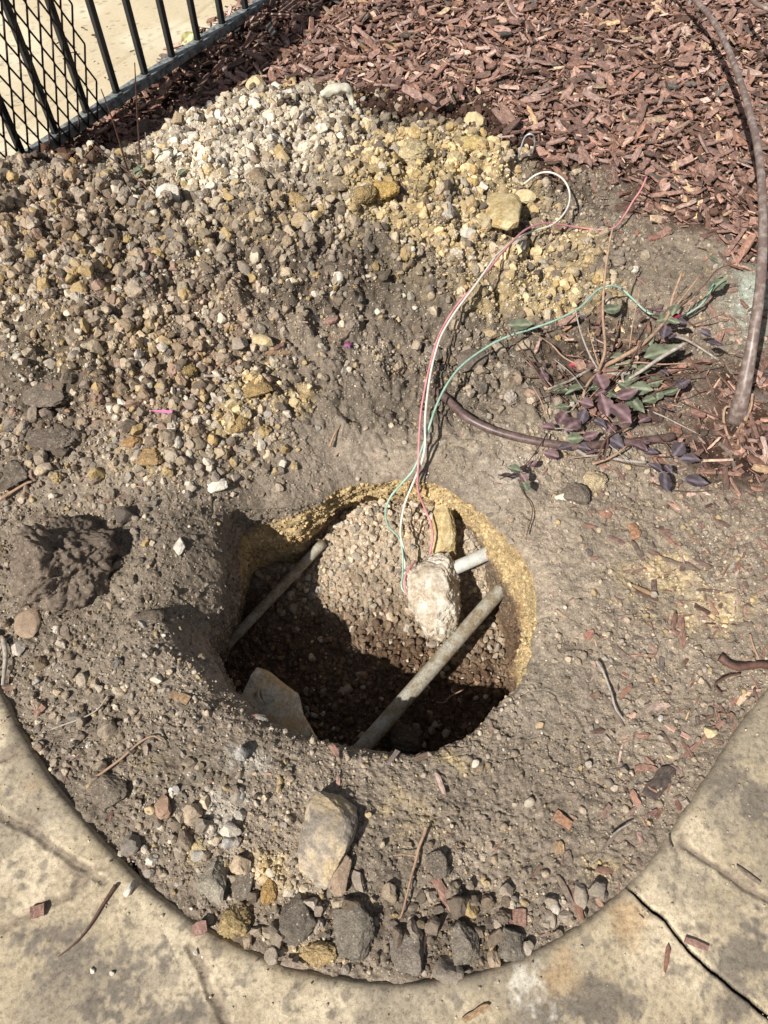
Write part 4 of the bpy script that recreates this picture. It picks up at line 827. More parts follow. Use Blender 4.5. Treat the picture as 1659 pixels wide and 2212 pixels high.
# ---------------------------------------------------------------- individual wood chips
def chipmesh(seed):
    V, F = chipV(seed); V = V*np.array((1, .3, .1)); me = mesh_np('wood_chip', V, F, M_CHIPO, False, {'loc': V*.03+seed}); return me
CM = [chipmesh(500+i) for i in range(16)]
def chip(p0, p1, wpx, c_, label, group=None, lift=.003, name='wood_chip', roll=0., z=None, zf=None):
    a = hit(*p0); b = hit(*p1)
    if z is not None: a = G(*p0, z); b = G(*p1, z)
    d = b-a; L = np.linalg.norm(d); mid_ = (a+b)/2; W = wpx*mpp(*p0, a[2])
    q = Vector(d).to_track_quat('X', 'Z') ; o = bpy.data.objects.new(name, rnd.choice(CM)); o.location = (mid_[0], mid_[1], mid_[2]+lift)
    o.rotation_mode = 'QUATERNION'; o.rotation_quaternion = q @ Matrix.Rotation(roll, 3, 'X').to_quaternion()
    o.scale = (L/2, W/2/.3, max(.0012, W*.16)/.1); o.color = (*c_, 1); col_main.objects.link(o); tag(o, label, 'wood chip', group); return o
RB = (.27,.165,.13); OB = (.36,.21,.13); GB = (.22,.175,.14); TB = (.36,.25,.15); DB = (.10,.08,.07); PB2 = (.30,.185,.155)
for d in [((925,1875),(985,1975),24,RB,'long red brown chip near the front centre'),((1098,1985),(1135,1985),34,RB,'squarish red brown chip right of the front clods'),((1203,1892),(1243,1975),14,GB,'long grey brown stick next to oval grey stone'),
 ((1056,2018),(1068,2080),18,TB,'tan chip standing between two front clods'),((418,2012),(448,2000),26,PB2,'pinkish chip standing on the left paving edge'),((68,1972),(98,1964),26,RB,'squarish chip lying on the left paving'),
 ((370,1500),(408,1516),20,TB,'tan chip on the soil left below the hole'),((140,1352),(146,1386),20,GB,'grey brown chip by the left soil edge'),((78,1545),(96,1525),18,RB,'small reddish chip near left paving curve'),
 ((1297,1108),(1318,1118),22,(.32,.18,.13),'brick red chip on soil right of the hole rim'),((1360,1135),(1374,1166),22,OB,'orange brown chip, brightest right of the hole'),((1262,1380),(1280,1366),20,(.33,.18,.135),'red square chip level with the hole at right'),
 ((1468,1335),(1474,1402),15,RB,'long upright brown chip at right near yellow soil'),((1322,1395),(1358,1428),11,GB,'slim grey brown chip right of the hole'),((1196,1832),(1218,1834),24,TB,'pale square chip on the lower right soil'),
 ((1224,1838),(1230,1870),13,GB,'grey chip beside the pale square one'),((1198,1758),(1232,1786),22,OB,'orange tinted chip on lower right soil'),((1398,1722),(1450,1662),40,DB,'broad dark grey chip at the right paving curve'),
 ((1370,1660),(1418,1664),17,RB,'flat red brown chip above the dark grey one'),((574,770),(628,766),13,(.34,.23,.15),'long tan chip low on the heap'),((698,778),(738,764),5,GB,'thin dark stick right of the long tan chip'),
 ((702,698),(730,694),20,PB2,'small square brown chip in dark soil'),((708,738),(752,718),30,(.2,.15,.11),'dull brown wide chip in the dark soil'),((606,605),(586,640),10,GB,'narrow grey chip among the pebbles'),
 ((300,555),(356,532),15,RB,'red brown chip on the left of the heap'),((545,620),(565,615),13,RB,'tiny chip at the middle of the heap'),((1508,438),(1530,470),17,RB,'brown chip below the mulch edge at right'),
 ((1488,420),(1504,450),13,RB,'narrow chip left of the brown chip at right'),((1400,518),(1424,512),15,(.3,.16,.13),'red chip alone on the soil at right'),((1280,392),(1284,428),8,RB,'slim chip right of the white wire loop'),
 ((1478,2030),(1528,2050),14,PB2,'brown chip lodged across the saw cut paving joint'),((1442,2042),(1434,2100),11,(.25,.14,.10),'narrow brown chip on paving left of the joint'),((1000,2205),(1055,2170),14,TB,'tan chip lying flat on the front paving'),
 ((1440,1815),(1450,1835),6,GB,'tiny dark chip on the right paving'),((1640,1910),(1590,1870),10,GB,'brown chip in the right paving groove'),((860,2075),(948,2090),12,(.2,.14,.11),'flat brown chip under the front grey clods'),
 ((1345,930),(1450,1020),16,RB,'long chip slanting right below the shrub'),((1300,1500),(1345,1570),9,GB,'slim long twig like chip right of the hole'),((608,2080),(660,2092),13,(.30,.24,.19),'pale sliver beside the grey stone on the edge'),
 ((1430,1210),(1500,1230),8,GB,'thin grey sliver in the yellow tinted soil'),((1410,1290),(1365,1265),10,TB,'tan sliver among dark chips at right'),((1470,1640),(1560,1560),10,RB,'long brown sliver following the paving curve'),
 ((1300,1835),(1350,1780),9,GB,'sliver leaning to the right paving edge'),((1512,660),(1560,610),3,TB,'tan sliver near the green wire end')]:
    chip(*d)
# biggest mulch chips, one object each
def mulchpos():
    while True:
        px = rnd.uniform(430, 1655); py = rnd.uniform(4, 420)**1.0; q = hit(px, py)
        if float(mulchw(np.array([q[0]]), np.array([q[1]]), q[2])[0]) > .8: return px, py, q
cp = [(.26,.168,.137),(.31,.205,.172),(.20,.13,.107),(.40,.29,.25),(.13,.085,.07),(.42,.32,.22),(.12,.11,.10)]
for i in range(250):
    px, py, q = mulchpos(); L = rnd.uniform(.017, .030)*(1 if rnd.random() < .85 else 1.35); W = L*rnd.uniform(.18, .45); o = bpy.data.objects.new('wood_chip', rnd.choice(CM))
    o.location = (q[0], q[1], q[2]+rnd.uniform(.018, .028)); o.rotation_euler = (rnd.gauss(0, .38), rnd.gauss(0, .3), rnd.uniform(0, 6.28)); o.scale = (L, W/.3, rnd.uniform(.0018, .0032)/.1)
    c_ = rnd.choices(cp, [5, 5, 4, 2.5, 2, .7, .5])[0]; k_ = rnd.uniform(.85, 1.25); o.color = (*[v*k_ for v in c_], 1); col_main.objects.link(o)
    tag(o, 'large wood chip on top of the mulch beyond the heap', 'wood chip', 'large chips on the mulch')

# ---------------------------------------------------------------- pipes in the hole
def pipe(a, b, r, mat, label, ext0=0, ext1=0):
    a = G(*a); b = G(*b); d = (b-a)/np.linalg.norm(b-a); a = a-d*ext0; b = b+d*ext1
    P = np.array([a+(b-a)*t for t in np.linspace(0, 1, 24)]); m = MB(); m.tube(P, r, 24, wob=.03, seed=2); o = m.build('plastic_pipe', mat); tag(o, label, 'pipe'); return o
pipe((1104,1248,-.215), (795,1602,-.225), .0158, M_PIPE, 'thick dirty grey plastic pipe crossing the right of the hole', .05, .06)
pipe((680,1192,-.262), (492,1392,-.300), .0112, M_PIPE, 'thin grey plastic pipe in the shaded left of the hole', .03, .05)
pipe((1052,1196,-.165), (985,1226,-.175), .0145, M_PIPEW, 'short white pipe stub behind the concrete lump', .04, .01)

# ---------------------------------------------------------------- wires
def along(pts, hts, inner=None):
    """photo points lifted above the ground: hts = (index, metres above ground) or absolute when inside the hole"""
    ks = [h[0] for h in hts]; hs = [h[1] for h in hts]; out = []
    for i, p in enumerate(pts):
        h = np.interp(i, ks, hs)
        if inner is not None and i >= inner[0]:
            z = np.interp(i, [k_[0] for k_ in inner[1]], [k_[1] for k_ in inner[1]])
        else:
            z = .05
            for _ in range(6):
                q = G(p[0], p[1], z); z = float(Hs(q[0], q[1]))+h
        out.append(G(p[0], p[1], z))
    return out
def Hs(x, y): return .0 if onpave(np.array([x]), np.array([y]))[0] else tps(np.array([x]), np.array([y]))[0]+.008
def wire(name, segs, r, mat, label, cat='wire'):
    m = MB()
    for P in segs: m.tube(catmull(P, 6), r, 8)
    o = m.build(name, mat); tag(o, label, cat); return o
WW = [(1132,397),(1159,377),(1187,372),(1214,385),(1229,410),(1229,440),(1214,467),(1189,487),(1149,500),(1109,520),(1074,550),(1064,563),(1029,613),(984,673),(954,723),(939,768),(929,813),(922,863),(918,913),(918,963),(909,1003),(890,1049),(873,1094),(865,1149),(873,1189),(875,1229)]
wire('electrical_wire', [along(WW, [(0,.01),(2,.06),(5,.05),(8,.035),(12,.06),(16,.06),(20,.05)], (20, [(20,.0),(21,-.04),(22,-.08),(23,-.13),(24,-.17),(25,-.20)]))], .0024, M_WIREW, 'white wire looping from the heap down into the hole')
RW = [(1397,382),(1384,410),(1367,435),(1349,465),(1329,490),(1299,496),(1254,492),(1209,485),(1169,483),(1134,497),(1107,522),(1084,547),(1059,578),(1024,618),(984,663),(949,723),(932,778),(919,833),(909,893),(905,953),(903,1013),(903,1059),(918,1099),(930,1129),(935,1159),(928,1199)]
R2 = [G(896,1214,-.17),G(885,1226,-.165),G(874,1249,-.17),G(875,1274,-.18),G(884,1291,-.19)]
wire('electrical_wire', [along(RW, [(0,.07),(3,.03),(6,.02),(8,.05),(12,.055),(16,.055),(20,.04)], (20, [(20,-.0),(21,-.05),(22,-.09),(23,-.11),(24,-.13),(25,-.16)])), R2], .0023, M_WIREP, 'faded red wire running from the soil into the hole')
GW = [(1542,613),(1529,638),(1509,663),(1469,684),(1430,684),(1399,675),(1369,648),(1344,625),(1319,617),(1289,628),(1254,663),(1204,690),(1149,710),(1089,730),(1039,758),(994,793),(964,833),(942,878),(927,923),(912,968),(894,1013),(869,1043),(844,1073),(833,1104),(838,1134),(863,1164),(870,1199),(870,1239),(868,1269),(885,1291)]
wire('electrical_wire', [along(GW, [(0,.05),(3,.03),(5,.03),(8,.07),(12,.05),(16,.05),(20,.04)], (20, [(20,-.0),(21,-.03),(22,-.06),(23,-.09),(24,-.12),(25,-.15),(26,-.17),(27,-.18),(28,-.19),(29,-.2)]))], .0023, M_WIREG, 'green wire arching past the shrub and into the hole')
HWp = [(1115,356,.03),(1124,325,.09),(1132,300,.13),(1142,290,.15),(1153,294,.14),(1155,312,.11),(1149,334,.06)]
wire('electrical_wire', [[G(a, b, c_) for a, b, c_ in HWp]], .0021, M_WIREB, 'short bent bluish wire end sticking out by the mulch')

# ---------------------------------------------------------------- stems, roots, twigs lying about
def stem(name, pts, r0, r1, mat, label, cat, hts=None, wob=.15, zabs=None, n=10, group=None, parent=None):
    P = [G(*p) for p in pts] if len(pts[0]) == 3 else along(pts, hts or [(0, .004)])
    C_ = catmull(P, 6); m = MB(); m.tube(C_, np.linspace(r0, r1, len(C_)), n, wob=wob, seed=int(pts[0][0]) % 50); o = m.build(name, mat, parent)
    if label: tag(o, label, cat, group)
    return o
# young tree stem bending over on the right
tree = bpy.data.objects.new('young_tree', None); tree.location = (0, 0, 0); col_main.objects.link(tree); tag(tree, 'bent grey brown young trunk curving up the right edge with thin roots', 'tree')
TP = [(1588,915,-.02),(1600,868,.05),(1616,790,.11),(1630,710,.16),(1642,620,.20),(1648,520,.23),(1647,430,.25),(1640,340,.25),(1624,260,.24),(1600,180,.23),(1570,100,.21),(1535,38,.19),(1490,-10,.17),(1430,-60,.15)]
C_ = catmull([G(*p) for p in TP], 8); m = MB(); m.tube(C_, np.interp(np.linspace(0, 1, len(C_)), [0, .06, .2, .5, .8, 1], [.024, .0165, .0108, .0085, .0076, .0065]), 18, wob=.04, seed=3); m.build('trunk', M_VINE, tree)
for pts in ([(1590,880,.03),(1568,880,.02),(1563,905,.01),(1570,935,.005),(1582,960,.0)], [(1612,868,.03),(1616,890,.02),(1600,920,.01),(1585,945,.004)], [(1618,870,.04),(1610,905,.02),(1598,940,.01),(1592,975,.0)], [(1625,850,.05),(1622,880,.03),(1608,915,.015)]):
    m = MB(); m.tube(catmull([G(*p) for p in pts], 6), .0028, 8, wob=.3); m.build('root', M_STEMT, tree)
stem('young_branch', [(1610,-30,.2),(1630,5,.2),(1665,22,.2),(1720,50,.2)], .007, .006, M_VINE, 'short brown branch crossing the top right corner', 'branch')
# smooth brown branch half buried beside the shrub
stem('bare_branch', [(925,835),(954,853),(1004,898),(1054,925),(1110,943),(1180,957),(1230,963),(1304,960),(1380,953),(1455,943)], .0088, .0085, M_BARK, 'smooth glossy brown branch curving along the soil below the shrub', 'branch', [(0,-.012),(1,.004),(2,.012),(6,.012),(9,.004)], wob=.06, n=14)
stem('forked_root', [(920,1786),(917,1800),(905,1830),(898,1860),(888,1895),(880,1930),(868,1975),(860,1985)], .0026, .0013, M_STEMT, 'pale forked root in the front soil', 'root', [(0,.012),(3,.006),(7,.004)], wob=.3)
ro = [o for o in col_main.objects if o.name == 'forked_root'][0]
stem('root_fork', [(898,1850),(884,1847),(868,1846),(850,1848)], .0014, .0008, M_STEMT, None, None, [(0,.006)], wob=.3, parent=ro)
stem('twig', [(1390,1985-0),(1380,1975)], .001, .001, M_STEMT, 'tiny twig near the paving joint', 'twig', [(0,.003)])
TW_ = [([(1288,1428),(1300,1445),(1318,1490),(1330,1530),(1345,1552)],.0022,.0016,M_STEMG,'thin grey twig right of the hole'),
 ([(250,1912),(225,1950),(200,1990),(170,2030),(125,2068)],.003,.0007,M_STEMR,'long reddish twig lying across the left paving'),
 ([(1318,1808),(1340,1790),(1366,1776)],.0016,.0012,M_STEMG,'pale straight twig at the lower right soil'),
 ([(564,430),(568,450),(560,478),(556,490)],.003,.002,M_STEMT,'short tan twig on the middle of heap'),
 ([(440,812),(460,812),(480,818),(494,822)],.0035,.002,M_STEMG,'short grey twig among the pebbles'),
 ([(826,838),(850,808),(870,792)],.0022,.0014,M_STEMR,'reddish twig on the slope above the hole'),
 ([(735,918),(722,940),(712,965)],.0012,.003,M_STEMT,'dry tan sliver on the slope above the hole'),
 ([(0,1078),(25,1063),(55,1045),(70,1040)],.0032,.002,M_STEMT,'orange tan twig at the left edge'),
 ([(8,1380),(12,1420),(6,1480)],.0045,.003,M_STEMG,'flat grey stick by the left paving edge'),
 ([(112,1310+265),(200,1540),(235,1500)],.0015,.0011,M_STEMG,'fine root on the left soil'),
 ([(205,1680),(260,1640),(300,1605),(330,1590),(352,1600)],.0022,.0012,M_STEMT,'curved brown root on the lower left soil'),
 ([(1138,1155+0),(1150,1100),(1128,1060),(1120,1035)],.0012,.001,M_STEMR,'fine red stem at the hole upper right'),
 ([(1555,1420),(1590,1440),(1640,1436),(1675,1440)],.007,.006,M_STEMR,'dark brown stick entering from the right edge'),
 ([(1560,1500),(1545,1480),(1570,1462),(1600,1455)],.002,.0016,M_STEMR,'curled dark twig near the right edge'),
 ([(1620,1370),(1627,1395),(1640,1425)],.002,.0016,M_STEMT,'pale curved twig near the right edge'),
 ([(895,300),(880,330),(868,345),(862,380),(870,400)],.0012,.001,M_STEMR,'thin dark stalk across the yellow clay')]
for pts, a, b, mt, lb in TW_: stem('twig', pts, a, b, mt, lb, 'twig', [(0,.004)], wob=.25)
for a, b, z in (((930,1518),(965,1505),-.30),):
    m = MB(); m.tube(catmull([G(942,1517,z),G(960,1517,z+.01),(G(972,1505,z+.02)),G(1000,1490,z+.02)], 6), .0015, 6); tag(m.build('twig', M_STEMT), 'thin tan root inside the hole right of the thick pipe', 'twig')

# ---------------------------------------------------------------- leaves
def leafmesh(mat, seed, L=.036, W=.0265):
    rg = random.Random(seed); nu_, nv_ = 16, 9; V = []; cv = rg.uniform(-.3, .4); fold = rg.uniform(.0, .35); tw = rg.uniform(-.45, .45); W = W*rg.uniform(.75, 1.05); pk = rg.uniform(.7, .92); ph = rg.uniform(0, 6)
    for i in range(nu_):
        t = i/(nu_-1); w_ = W/2*max(.03, math.sin(math.pi*min(1, t**pk))**1.05)*(1+.09*math.sin(i*2.7+seed))
        for j in range(nv_):
            s = j/(nv_-1)*2-1; V.append((t*L, s*w_, abs(s)*w_*fold+cv*L*(t-.5)**2*-1.2+tw*s*w_*t+.0006*math.sin(s*5+t*9+ph)+.0004*math.sin(s*3-t*19+ph)))
    V = np.array(V); V = np.r_[V, V-np.array((0, 0, .0004))]
    F = gridF(nu_, nv_); F = np.r_[F, F[:, ::-1]+nu_*nv_]
    return mesh_np('leaf', V, F, mat, True, {'loc': V})
LM = {k_: [leafmesh(m_, i) for i in range(9)] for k_, m_ in dict(P=M_LP, G=M_LG, D=M_LD, R=M_LR, Y=M_LY).items()}
def leaf(parent, kind, p, ang, size, tilt=.3, label=None, roll=None, name='leaf'):
    """p base point; ang heading in the ground plane (degrees, 90 = away from camera)"""
    o = bpy.data.objects.new(name, rnd.choice(LM[kind])); k_ = size/.034
    a = math.radians(ang); R1 = Matrix.Rotation(a, 3, 'Z') @ Matrix.Rotation(-tilt, 3, 'Y') @ Matrix.Rotation(roll if roll is not None else rnd.gauss(0, .35), 3, 'X')
    o.rotation_euler = R1.to_euler(); o.scale = (k_,)*3; o.location = p; col_main.objects.link(o)
    if parent is not None: o.parent = parent
    if label: o['label'] = label
    return o
shrub = bpy.data.objects.new('pruned_shrub', None); col_main.objects.link(shrub); shrub.location = (0, 0, 0)
tag(shrub, 'cut back shrub with purple and green leaves on grey twigs right of the wires', 'shrub')
def br(pts, r0, r1, mat, nm='branch', cut=False):
    P = catmull([G(*p) for p in pts], 6); m = MB(); m.tube(P, np.linspace(r0, r1, len(P)), 9, wob=.18, seed=int(pts[-1][0]) % 40); o = m.build(nm, mat, shrub)
    if cut:
        d = P[-1]-P[-2]; d /= np.linalg.norm(d); m = MB(); m.tube(np.array([P[-1]-d*.001, P[-1]+d*.0006]), r1*.93, 9); m.build('cut_end', M_CUT, o)
    return o
c0 = (1298,800)
def cc(x, y): return (829.5+x/2, 552.8+y/2)              # enlarged crop -> photo
def B(L): return [(*cc(x, y), z) for x, y, z in L]
br(B([(930,490,.05),(955,400,.09),(945,250,.15),(955,80,.20),(975,-60,.24),(988,-120,.26)]), .0034, .0018, M_STEMT)
br(B([(925,490,.04),(890,430,.06),(850,330,.09),(825,225,.12)]), .0024, .0012, M_STEMG)
br(B([(930,480,.04),(905,400,.06),(880,310,.09)]), .0018, .001, M_STEMT)
br(B([(1060,400,.06),(1075,290,.10),(1100,170,.14),(1100,135,.15)]), .0014, .001, M_STEMT)
br(B([(910,495,.03),(960,512,.03),(1020,510,.04),(1060,505,.04)]), .0052, .0046, M_STEMG)
br(B([(1060,530,.05),(1130,485,.07),(1210,430,.09),(1298,380,.11)]), .0032, .0045, M_STEMG, cut=True)
br(B([(1030,515,.04),(1035,545,.04),(1062,560,.03),(1110,545,.04)]), .0032, .002, M_STEMG)
br(B([(940,480,.04),(1040,430,.06),(1130,370,.08),(1220,270,.09),(1250,170,.12),(1288,70,.15)]), .0050, .0024, M_STEMT)
br(B([(1220,270,.09),(1290,180,.11),(1360,90,.14)]), .0022, .0014, M_STEMT)
br(B([(1225,265,.09),(1300,200,.10),(1380,130,.13),(1440,60,.15),(1520,30,.16)]), .0024, .0010, M_STEMR)
br(B([(1230,250,.08),(1330,190,.1),(1420,85,.12)]), .0018, .001, M_STEMT)
br(B([(890,490,.04),(800,540,.04),(710,575,.05)]), .0034, .0022, M_STEMG, cut=True)
br(B([(880,490,.04),(780,440,.05),(720,380,.06),(640,330,.09)]), .0022, .0012, M_STEMT)
br(B([(880,510,.04),(760,515,.04),(640,525,.04),(540,512,.05)]), .002, .0012, M_STEMR)
br(B([(800,640,.03),(700,560,.05),(620,440,.08),(560,360,.11),(520,310,.13)]), .0024, .0012, M_STEMR)
br(B([(1000,470,.05),(1100,460,.06),(1200,468,.07),(1320,462,.08)]), .0022, .0012, M_STEMT)
br(B([(1060,550,.04),(1130,520,.05),(1250,500,.06),(1340,480,.07),(1440,455,.08)]), .002, .001, M_STEMR)
br(B([(1100,560,.04),(1200,530,.05),(1380,505,.07)]), .002, .001, M_STEMR)
br(B([(1080,575,.03),(1130,580,.04),(1195,578,.04)]), .002, .0012, M_STEMT)
br(B([(1240,345,.04),(1300,360,.03),(1370,400,.02),(1445,450,.01)]), .0028, .0024, M_STEMG, cut=True)
br(B([(935,500,.05),(890,540,.06),(862,600,.05),(868,680,.02)]), .0032, .0026, M_STEMT)
br(B([(1040,500,.06),(1080,430,.08),(1130,330,.10),(1130,300,.11)]), .0016, .001, M_STEMR)
br(B([(1120,660,.02),(1200,690,.02),(1280,730,.02),(1370,775,.01)]), .0018, .001, M_STEMG)
br(B([(1255,630,.03),(1270,590,.04),(1290,560,.06)]), .0018, .0014, M_STEMT)
br(B([(600,530,.01),(560,515,.02),(520,490,.02),(490,465,.03)]), .0075, .007, M_STEMG, cut=True)
br(B([(600,450,.01),(540,430,.015),(480,410,.02),(455,405,.02)]), .0055, .005, M_STEMG, cut=True)
br(B([(780,760,.02),(850,850,.02),(950,870,.02),(1060,885,.02),(1130,892,.02)]), .0042, .003, M_STEMG, cut=True)
br(B([(920,890,.03),(960,790,.05),(1050,740,.05),(1090,700,.06)]), .0022, .001, M_STEMR)
br(B([(900,900,.03),(980,870,.04),(1050,820,.05)]), .003, .0016, M_STEMT)
br(B([(950,880,.04),(965,780,.05),(900,710,.06)]), .0018, .001, M_STEMR)
br(B([(1150,980,.02),(1230,1010,.02),(1320,1020,.02),(1410,1015,.02)]), .0016, .0010, M_STEMR)
br(B([(1180,770,.03),(1240,860,.04),(1160,870,.05),(1200,920,.04)]), .0012, .0008, M_STEMR)
br(B([(500,965,.05),(560,940,.05),(620,930,.03)]), .0013, .0008, M_STEMR)
for (x0, y0, x1, y1) in [(640,640,760,560),(700,700,640,560),(980,560,1090,440),(1010,600,1100,520),(1150,600,1330,520),(820,560,740,470),(1210,250,1310,130),(900,640,1010,560),(1330,300,1470,250),(930,560,1010,690),(1000,650,880,720),(1120,480,1210,380),(760,600,610,450)]:
    br(B([(x0, y0, .03), ((x0+x1)/2+rnd.uniform(-10, 10), (y0+y1)/2, .05), (x1, y1, .07)]), .0016, .0009, rnd.choice([M_STEMR, M_STEMT, M_STEMR]))
for _ in range(26):
    x0 = rnd.uniform(640, 1250); y0 = rnd.uniform(420, 900); a = rnd.uniform(-1, 1) if rnd.random() < .7 else rnd.uniform(0, 6.3); L_ = rnd.uniform(80, 240); z0 = rnd.uniform(.015, .05)
    br(B([(x0, y0, z0), (x0+L_*.5*math.cos(a)+rnd.uniform(-12, 12), y0-L_*.5*math.sin(a)+rnd.uniform(-12, 12), z0+.012), (x0+L_*math.cos(a), y0-L_*math.sin(a), z0+rnd.uniform(0, .04))]), rnd.uniform(.0009, .0017), .0007, rnd.choice([M_STEMR, M_STEMR, M_STEMT, M_STEMG]))
LV = [ # crop x, y (leaf centre), heading in image deg (0 right, 90 up), length crop px, kind, z
 (1170,235,160,66,'P',.10),(1210,275,200,56,'G',.09),(1258,225,60,66,'G',.11),(1250,285,-30,36,'G',.10),(1262,262,20,40,'R',.09),(1285,285,-15,44,'D',.09),(1210,330,250,66,'D',.08),(1240,355,230,40,'D',.07),
 (1388,340,160,56,'D',.08),(1430,385,-30,64,'D',.08),(590,295,175,70,'G',.09),(990,225,20,70,'G',.05),(1140,360,100,60,'G',.07),(1415,20,150,52,'G',.16),(1440,130,35,96,'G',.05),
 (750,577,180,64,'G',.05),(832,582,10,70,'G',.05),(935,545,100,88,'P',.07),(1050,600,20,90,'P',.07),(1000,600,-20,60,'G',.06),(1090,640,-60,80,'G',.05),(1020,680,-60,90,'P',.07),(950,650,100,80,'P',.05),(870,640,160,70,'P',.05),
 (770,655,190,70,'G',.04),(1180,430,10,80,'G',.06),(1230,425,30,90,'G',.06),(1150,430,160,70,'G',.05),(1120,490,200,70,'G',.05),(1170,545,20,66,'G',.04),(1210,505,-60,44,'D',.06),(1290,550,30,60,'D',.06),(1060,470,150,60,'G',.05),
 (1010,440,190,60,'G',.05),(830,465,170,44,'R',.04),(690,520,110,56,'P',.06),(715,740,170,66,'P',.04),(820,720,40,110,'P',.05),(770,700,60,70,'P',.05),(830,785,10,66,'G',.05),(890,780,20,60,'P',.04),(930,720,-40,70,'D',.06),
 (980,740,60,60,'P',.05),(1000,800,-30,60,'D',.04),(720,860,160,56,'P',.03),(780,830,200,50,'D',.03),(860,830,-20,50,'D',.03),(1130,800,30,60,'P',.03),(1100,830,160,60,'P',.04),(1210,660,-40,60,'P',.04),(1150,620,200,60,'G',.03),
 (1270,840,50,66,'D',.06),(1320,880,-10,70,'D',.06),(1170,915,150,60,'D',.06),(1215,975,-95,80,'D',.06),(1345,975,-10,100,'D',.06),(1230,920,-60,36,'D',.06),(560,925,170,60,'G',.05),(610,1005,-80,56,'G',.04),(530,960,185,80,'D',.04),(600,960,120,40,'P',.04),
 (1040,560,120,60,'G',.05),(960,600,60,60,'G',.04),(900,570,200,60,'G',.04),(1110,580,-20,60,'G',.05),(1070,530,30,60,'G',.05),(860,690,-110,60,'D',.04),(1050,720,10,60,'P',.05),(640,900,30,46,'P',.03),(900,850,10,50,'P',.03),(1150,850,-10,54,'D',.03),
 (820,610,-60,50,'G',.03),(740,620,120,50,'P',.03),(1180,600,80,50,'G',.03),(1240,590,20,60,'G',.03),(980,500,20,60,'G',.03),(1130,700,30,50,'P',.03),(1060,660,200,66,'G',.04),(700,610,30,40,'P',.03),(860,262,120,26,'D',.1),(940,590,30,60,'P',.05)]
for x, y, an_, Lp, kd, z in LV:
    px, py = cc(x, y); L = Lp*.5*mpp(px, py, z)*(1.3*rnd.uniform(.75, 1.15) if Lp < 100 else 1.0); q = G(px, py, z); a = math.radians(an_); q = q-np.array((math.cos(a), math.sin(a), 0))*L/2
    leaf(shrub, kd, tuple(q), an_, L, tilt=rnd.uniform(-.2, .3), roll=rnd.gauss(0, .22))
# bare shoots near the fence
for P, lb, lf in (([(285,402,.17),(262,320,.28),(240,250,.36),(218,192,.42)], 'thin bare shoot leaning left in front of the fence', [(294,382,.2,60)]), ([(305,372,.17),(300,300,.26),(295,220,.36),(291,136,.46)], 'thin bare shoot standing straight in front of the fence', []),
              ([(350,458,.19),(320,410,.23),(250,350,.27),(205,315,.30)], 'low dark shoot bending left across the heap', [(380,383,.2,20)]), ([(318,350,.17),(316,320,.19),(314,287,.24)], 'short pale dry stalk beside the shoots', [])):
    e = bpy.data.objects.new('bare_shoot', None); col_main.objects.link(e); tag(e, lb, 'shoot', 'bare shoots')
    C_ = catmull([G(*p) for p in P], 6); m = MB(); m.tube(C_, np.linspace(.0022, .0011, len(C_)), 7, wob=.3); m.build('stem', M_STEMG if 'pale' in lb else M_STEMR, e)
    for k_ in range(3, len(C_)-2, 4):
        m = MB(); d = np.array((rnd.uniform(-1, 1), rnd.uniform(-1, 1), .6))*.004; m.tube(np.array([C_[k_], C_[k_]+d]), .0012, 5); m.build('bud', M_STEMR, e)
    for a, b, z, an_ in lf: leaf(e, 'G', tuple(G(a, b, z)), an_, .03, .5)
o = leaf(None, 'Y', tuple(G(392,96,.03)), 40, .055, .35, name='fallen_leaf'); tag(o, 'pale yellow fallen leaf by the fence rail', 'leaf')
o.rotation_euler[0] += .3
# pink plastic strip, petal
a = hit(328, 897); b = hit(376, 900); m = MB(); mid_ = (a+b)/2; d = (b-a); L = np.linalg.norm(d); u = d/L; v = np.cross((0, 0, 1), u)
m.add([a+np.array((0,0,.012)), a+u*L*.5+v*.0035+np.array((0,0,.012)), b+v*.0035+np.array((0,0,.012)), b-v*.0035+np.array((0,0,.013)), a+u*L*.5-v*.0035+np.array((0,0,.013)),
       a+np.array((0,0,.011)), a+u*L*.5+v*.0035+np.array((0,0,.011)), b+v*.0035+np.array((0,0,.011)), b-v*.0035+np.array((0,0,.012)), a+u*L*.5-v*.0035+np.array((0,0,.012))], [(0,1,2,3,4),(9,8,7,6,5),(0,5,6,1),(1,6,7,2),(2,7,8,3),(3,8,9,4),(4,9,5,0)])
tag(m.build('plastic_strip', M_PINK, None, False), 'small bright pink plastic strip on the pebbles', 'plastic')
q = hit(752, 751); m = MB(); VV = [(0, 0, .004)]+[(math.cos(i*math.pi/5)*(.012 if i % 2 == 0 else .0055), math.sin(i*math.pi/5)*(.012 if i % 2 == 0 else .0055), .001+.003*(i % 2)) for i in range(10)]
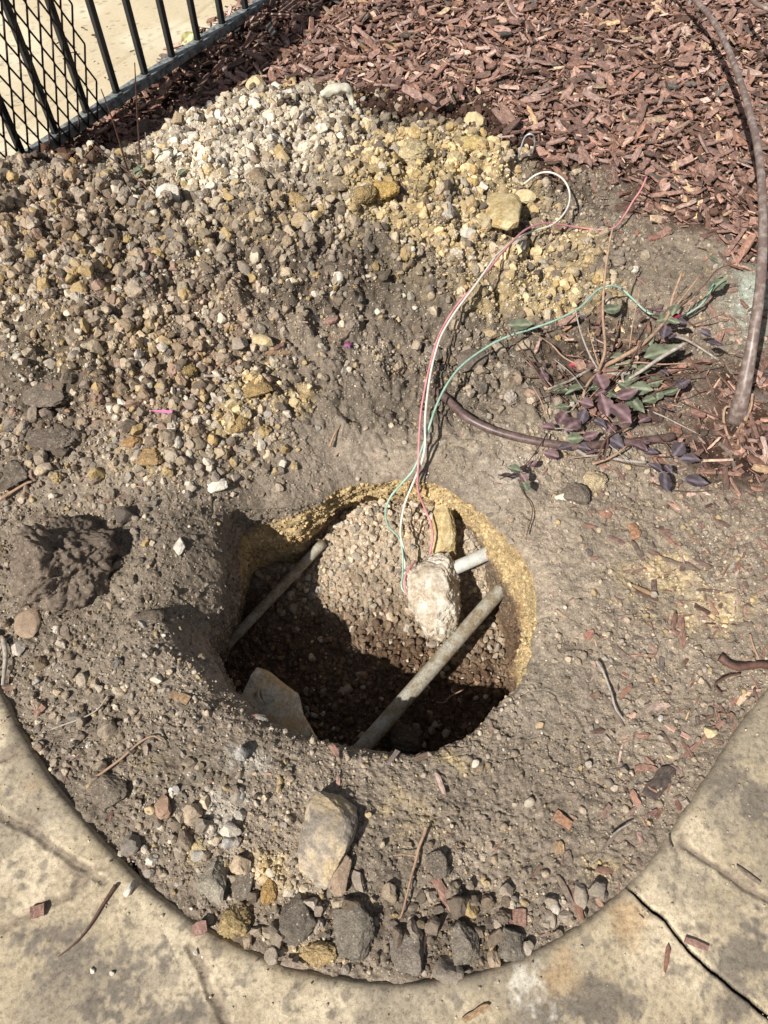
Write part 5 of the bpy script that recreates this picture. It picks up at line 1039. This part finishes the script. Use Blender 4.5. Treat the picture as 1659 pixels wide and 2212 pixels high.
VV = np.array(VV); V2 = VV-np.array((0, 0, .0006)); m.add(np.r_[VV, V2]+q+np.array((0, 0, .006)), [(0, i+1, (i+1) % 10+1) for i in range(10)]+[(11, (i+1) % 10+12, i+12) for i in range(10)]+[(i+1, i+12, (i+1) % 10+12, (i+1) % 10+1) for i in range(10)])
tag(m.build('fallen_petal', M_PETAL), 'small purple star shaped petal on the dark soil', 'petal')
# debris on the pavements
for px, py in [(180,62),(205,78),(155,100),(160,115),(205,135),(286,112),(150,150),(228,170),(232,60),(125,95),(262,235),(175,255),(230,240),(243,152),(98,160),(140,130)]:
    q = G(px, py, .0); sz = rnd.uniform(.004, .010); inst(rnd.choice(CM), 'leaf_scrap', q[0], q[1], q[2]+.003, (sz, sz*1.6, sz*.3/.1*.3), (.09,.06,.04), 'small dark scrap of leaf litter on the cream patio', 'leaf scrap', 'leaf scraps on the patio', rot=(.1, .1, rnd.uniform(0, 6)))
for px, py, c_, lb in [(280,1921,PW,'white pebble on the left paving'),(201,2097,PW,'tiny white pebble low on the left paving'),(242,2103,PW,'second tiny white pebble right of the first on left paving'),(424,2058,PW,'tiny white pebble in the paving groove at bottom')]:
    q = G(px, py, 0); sz = .009 if px == 280 else .004; inst(rnd.choice(tempS), 'pebble', q[0], q[1], float(pavez(q[:1], q[1:2])[0])+sz*.4, (sz*1.2, sz*.9, sz*.6), c_, lb, 'pebble', None)
n = 1500; a = np.radians(rng.uniform(-158, -22, n)); r_ = bedR(a)+.012+rng.random(n)**1.8*.35; x = BC[0]+r_*np.cos(a); y = BC[1]+r_*np.sin(a); gd = np.full(n, 9.)
for gq in grooves+[saw]: gd = np.minimum(gd, segd(x, y, gq))
kp = (gd < .014) | (rng.random(n) < .10) | ((r_-bedR(a) < .07) & (rng.random(n) < .35)); x, y = x[kp], y[kp]; n = len(x); s = .0006*(4)**(rng.random(n)**2)
tag(bake('paving_grit', T0, np.c_[x, y, pavez(x, y)-.0035*ss(.010, .002, gd[kp])+s*.25], randrot(n), np.repeat(s[:, None], 3, 1), jit(np.tile(SOIL*1.2, (n, 1)), n, .8, 2.0), M_CRUMB), 'loose grit on the paving and in its grooves', kind='stuff')
print('objects', len(bpy.data.objects))
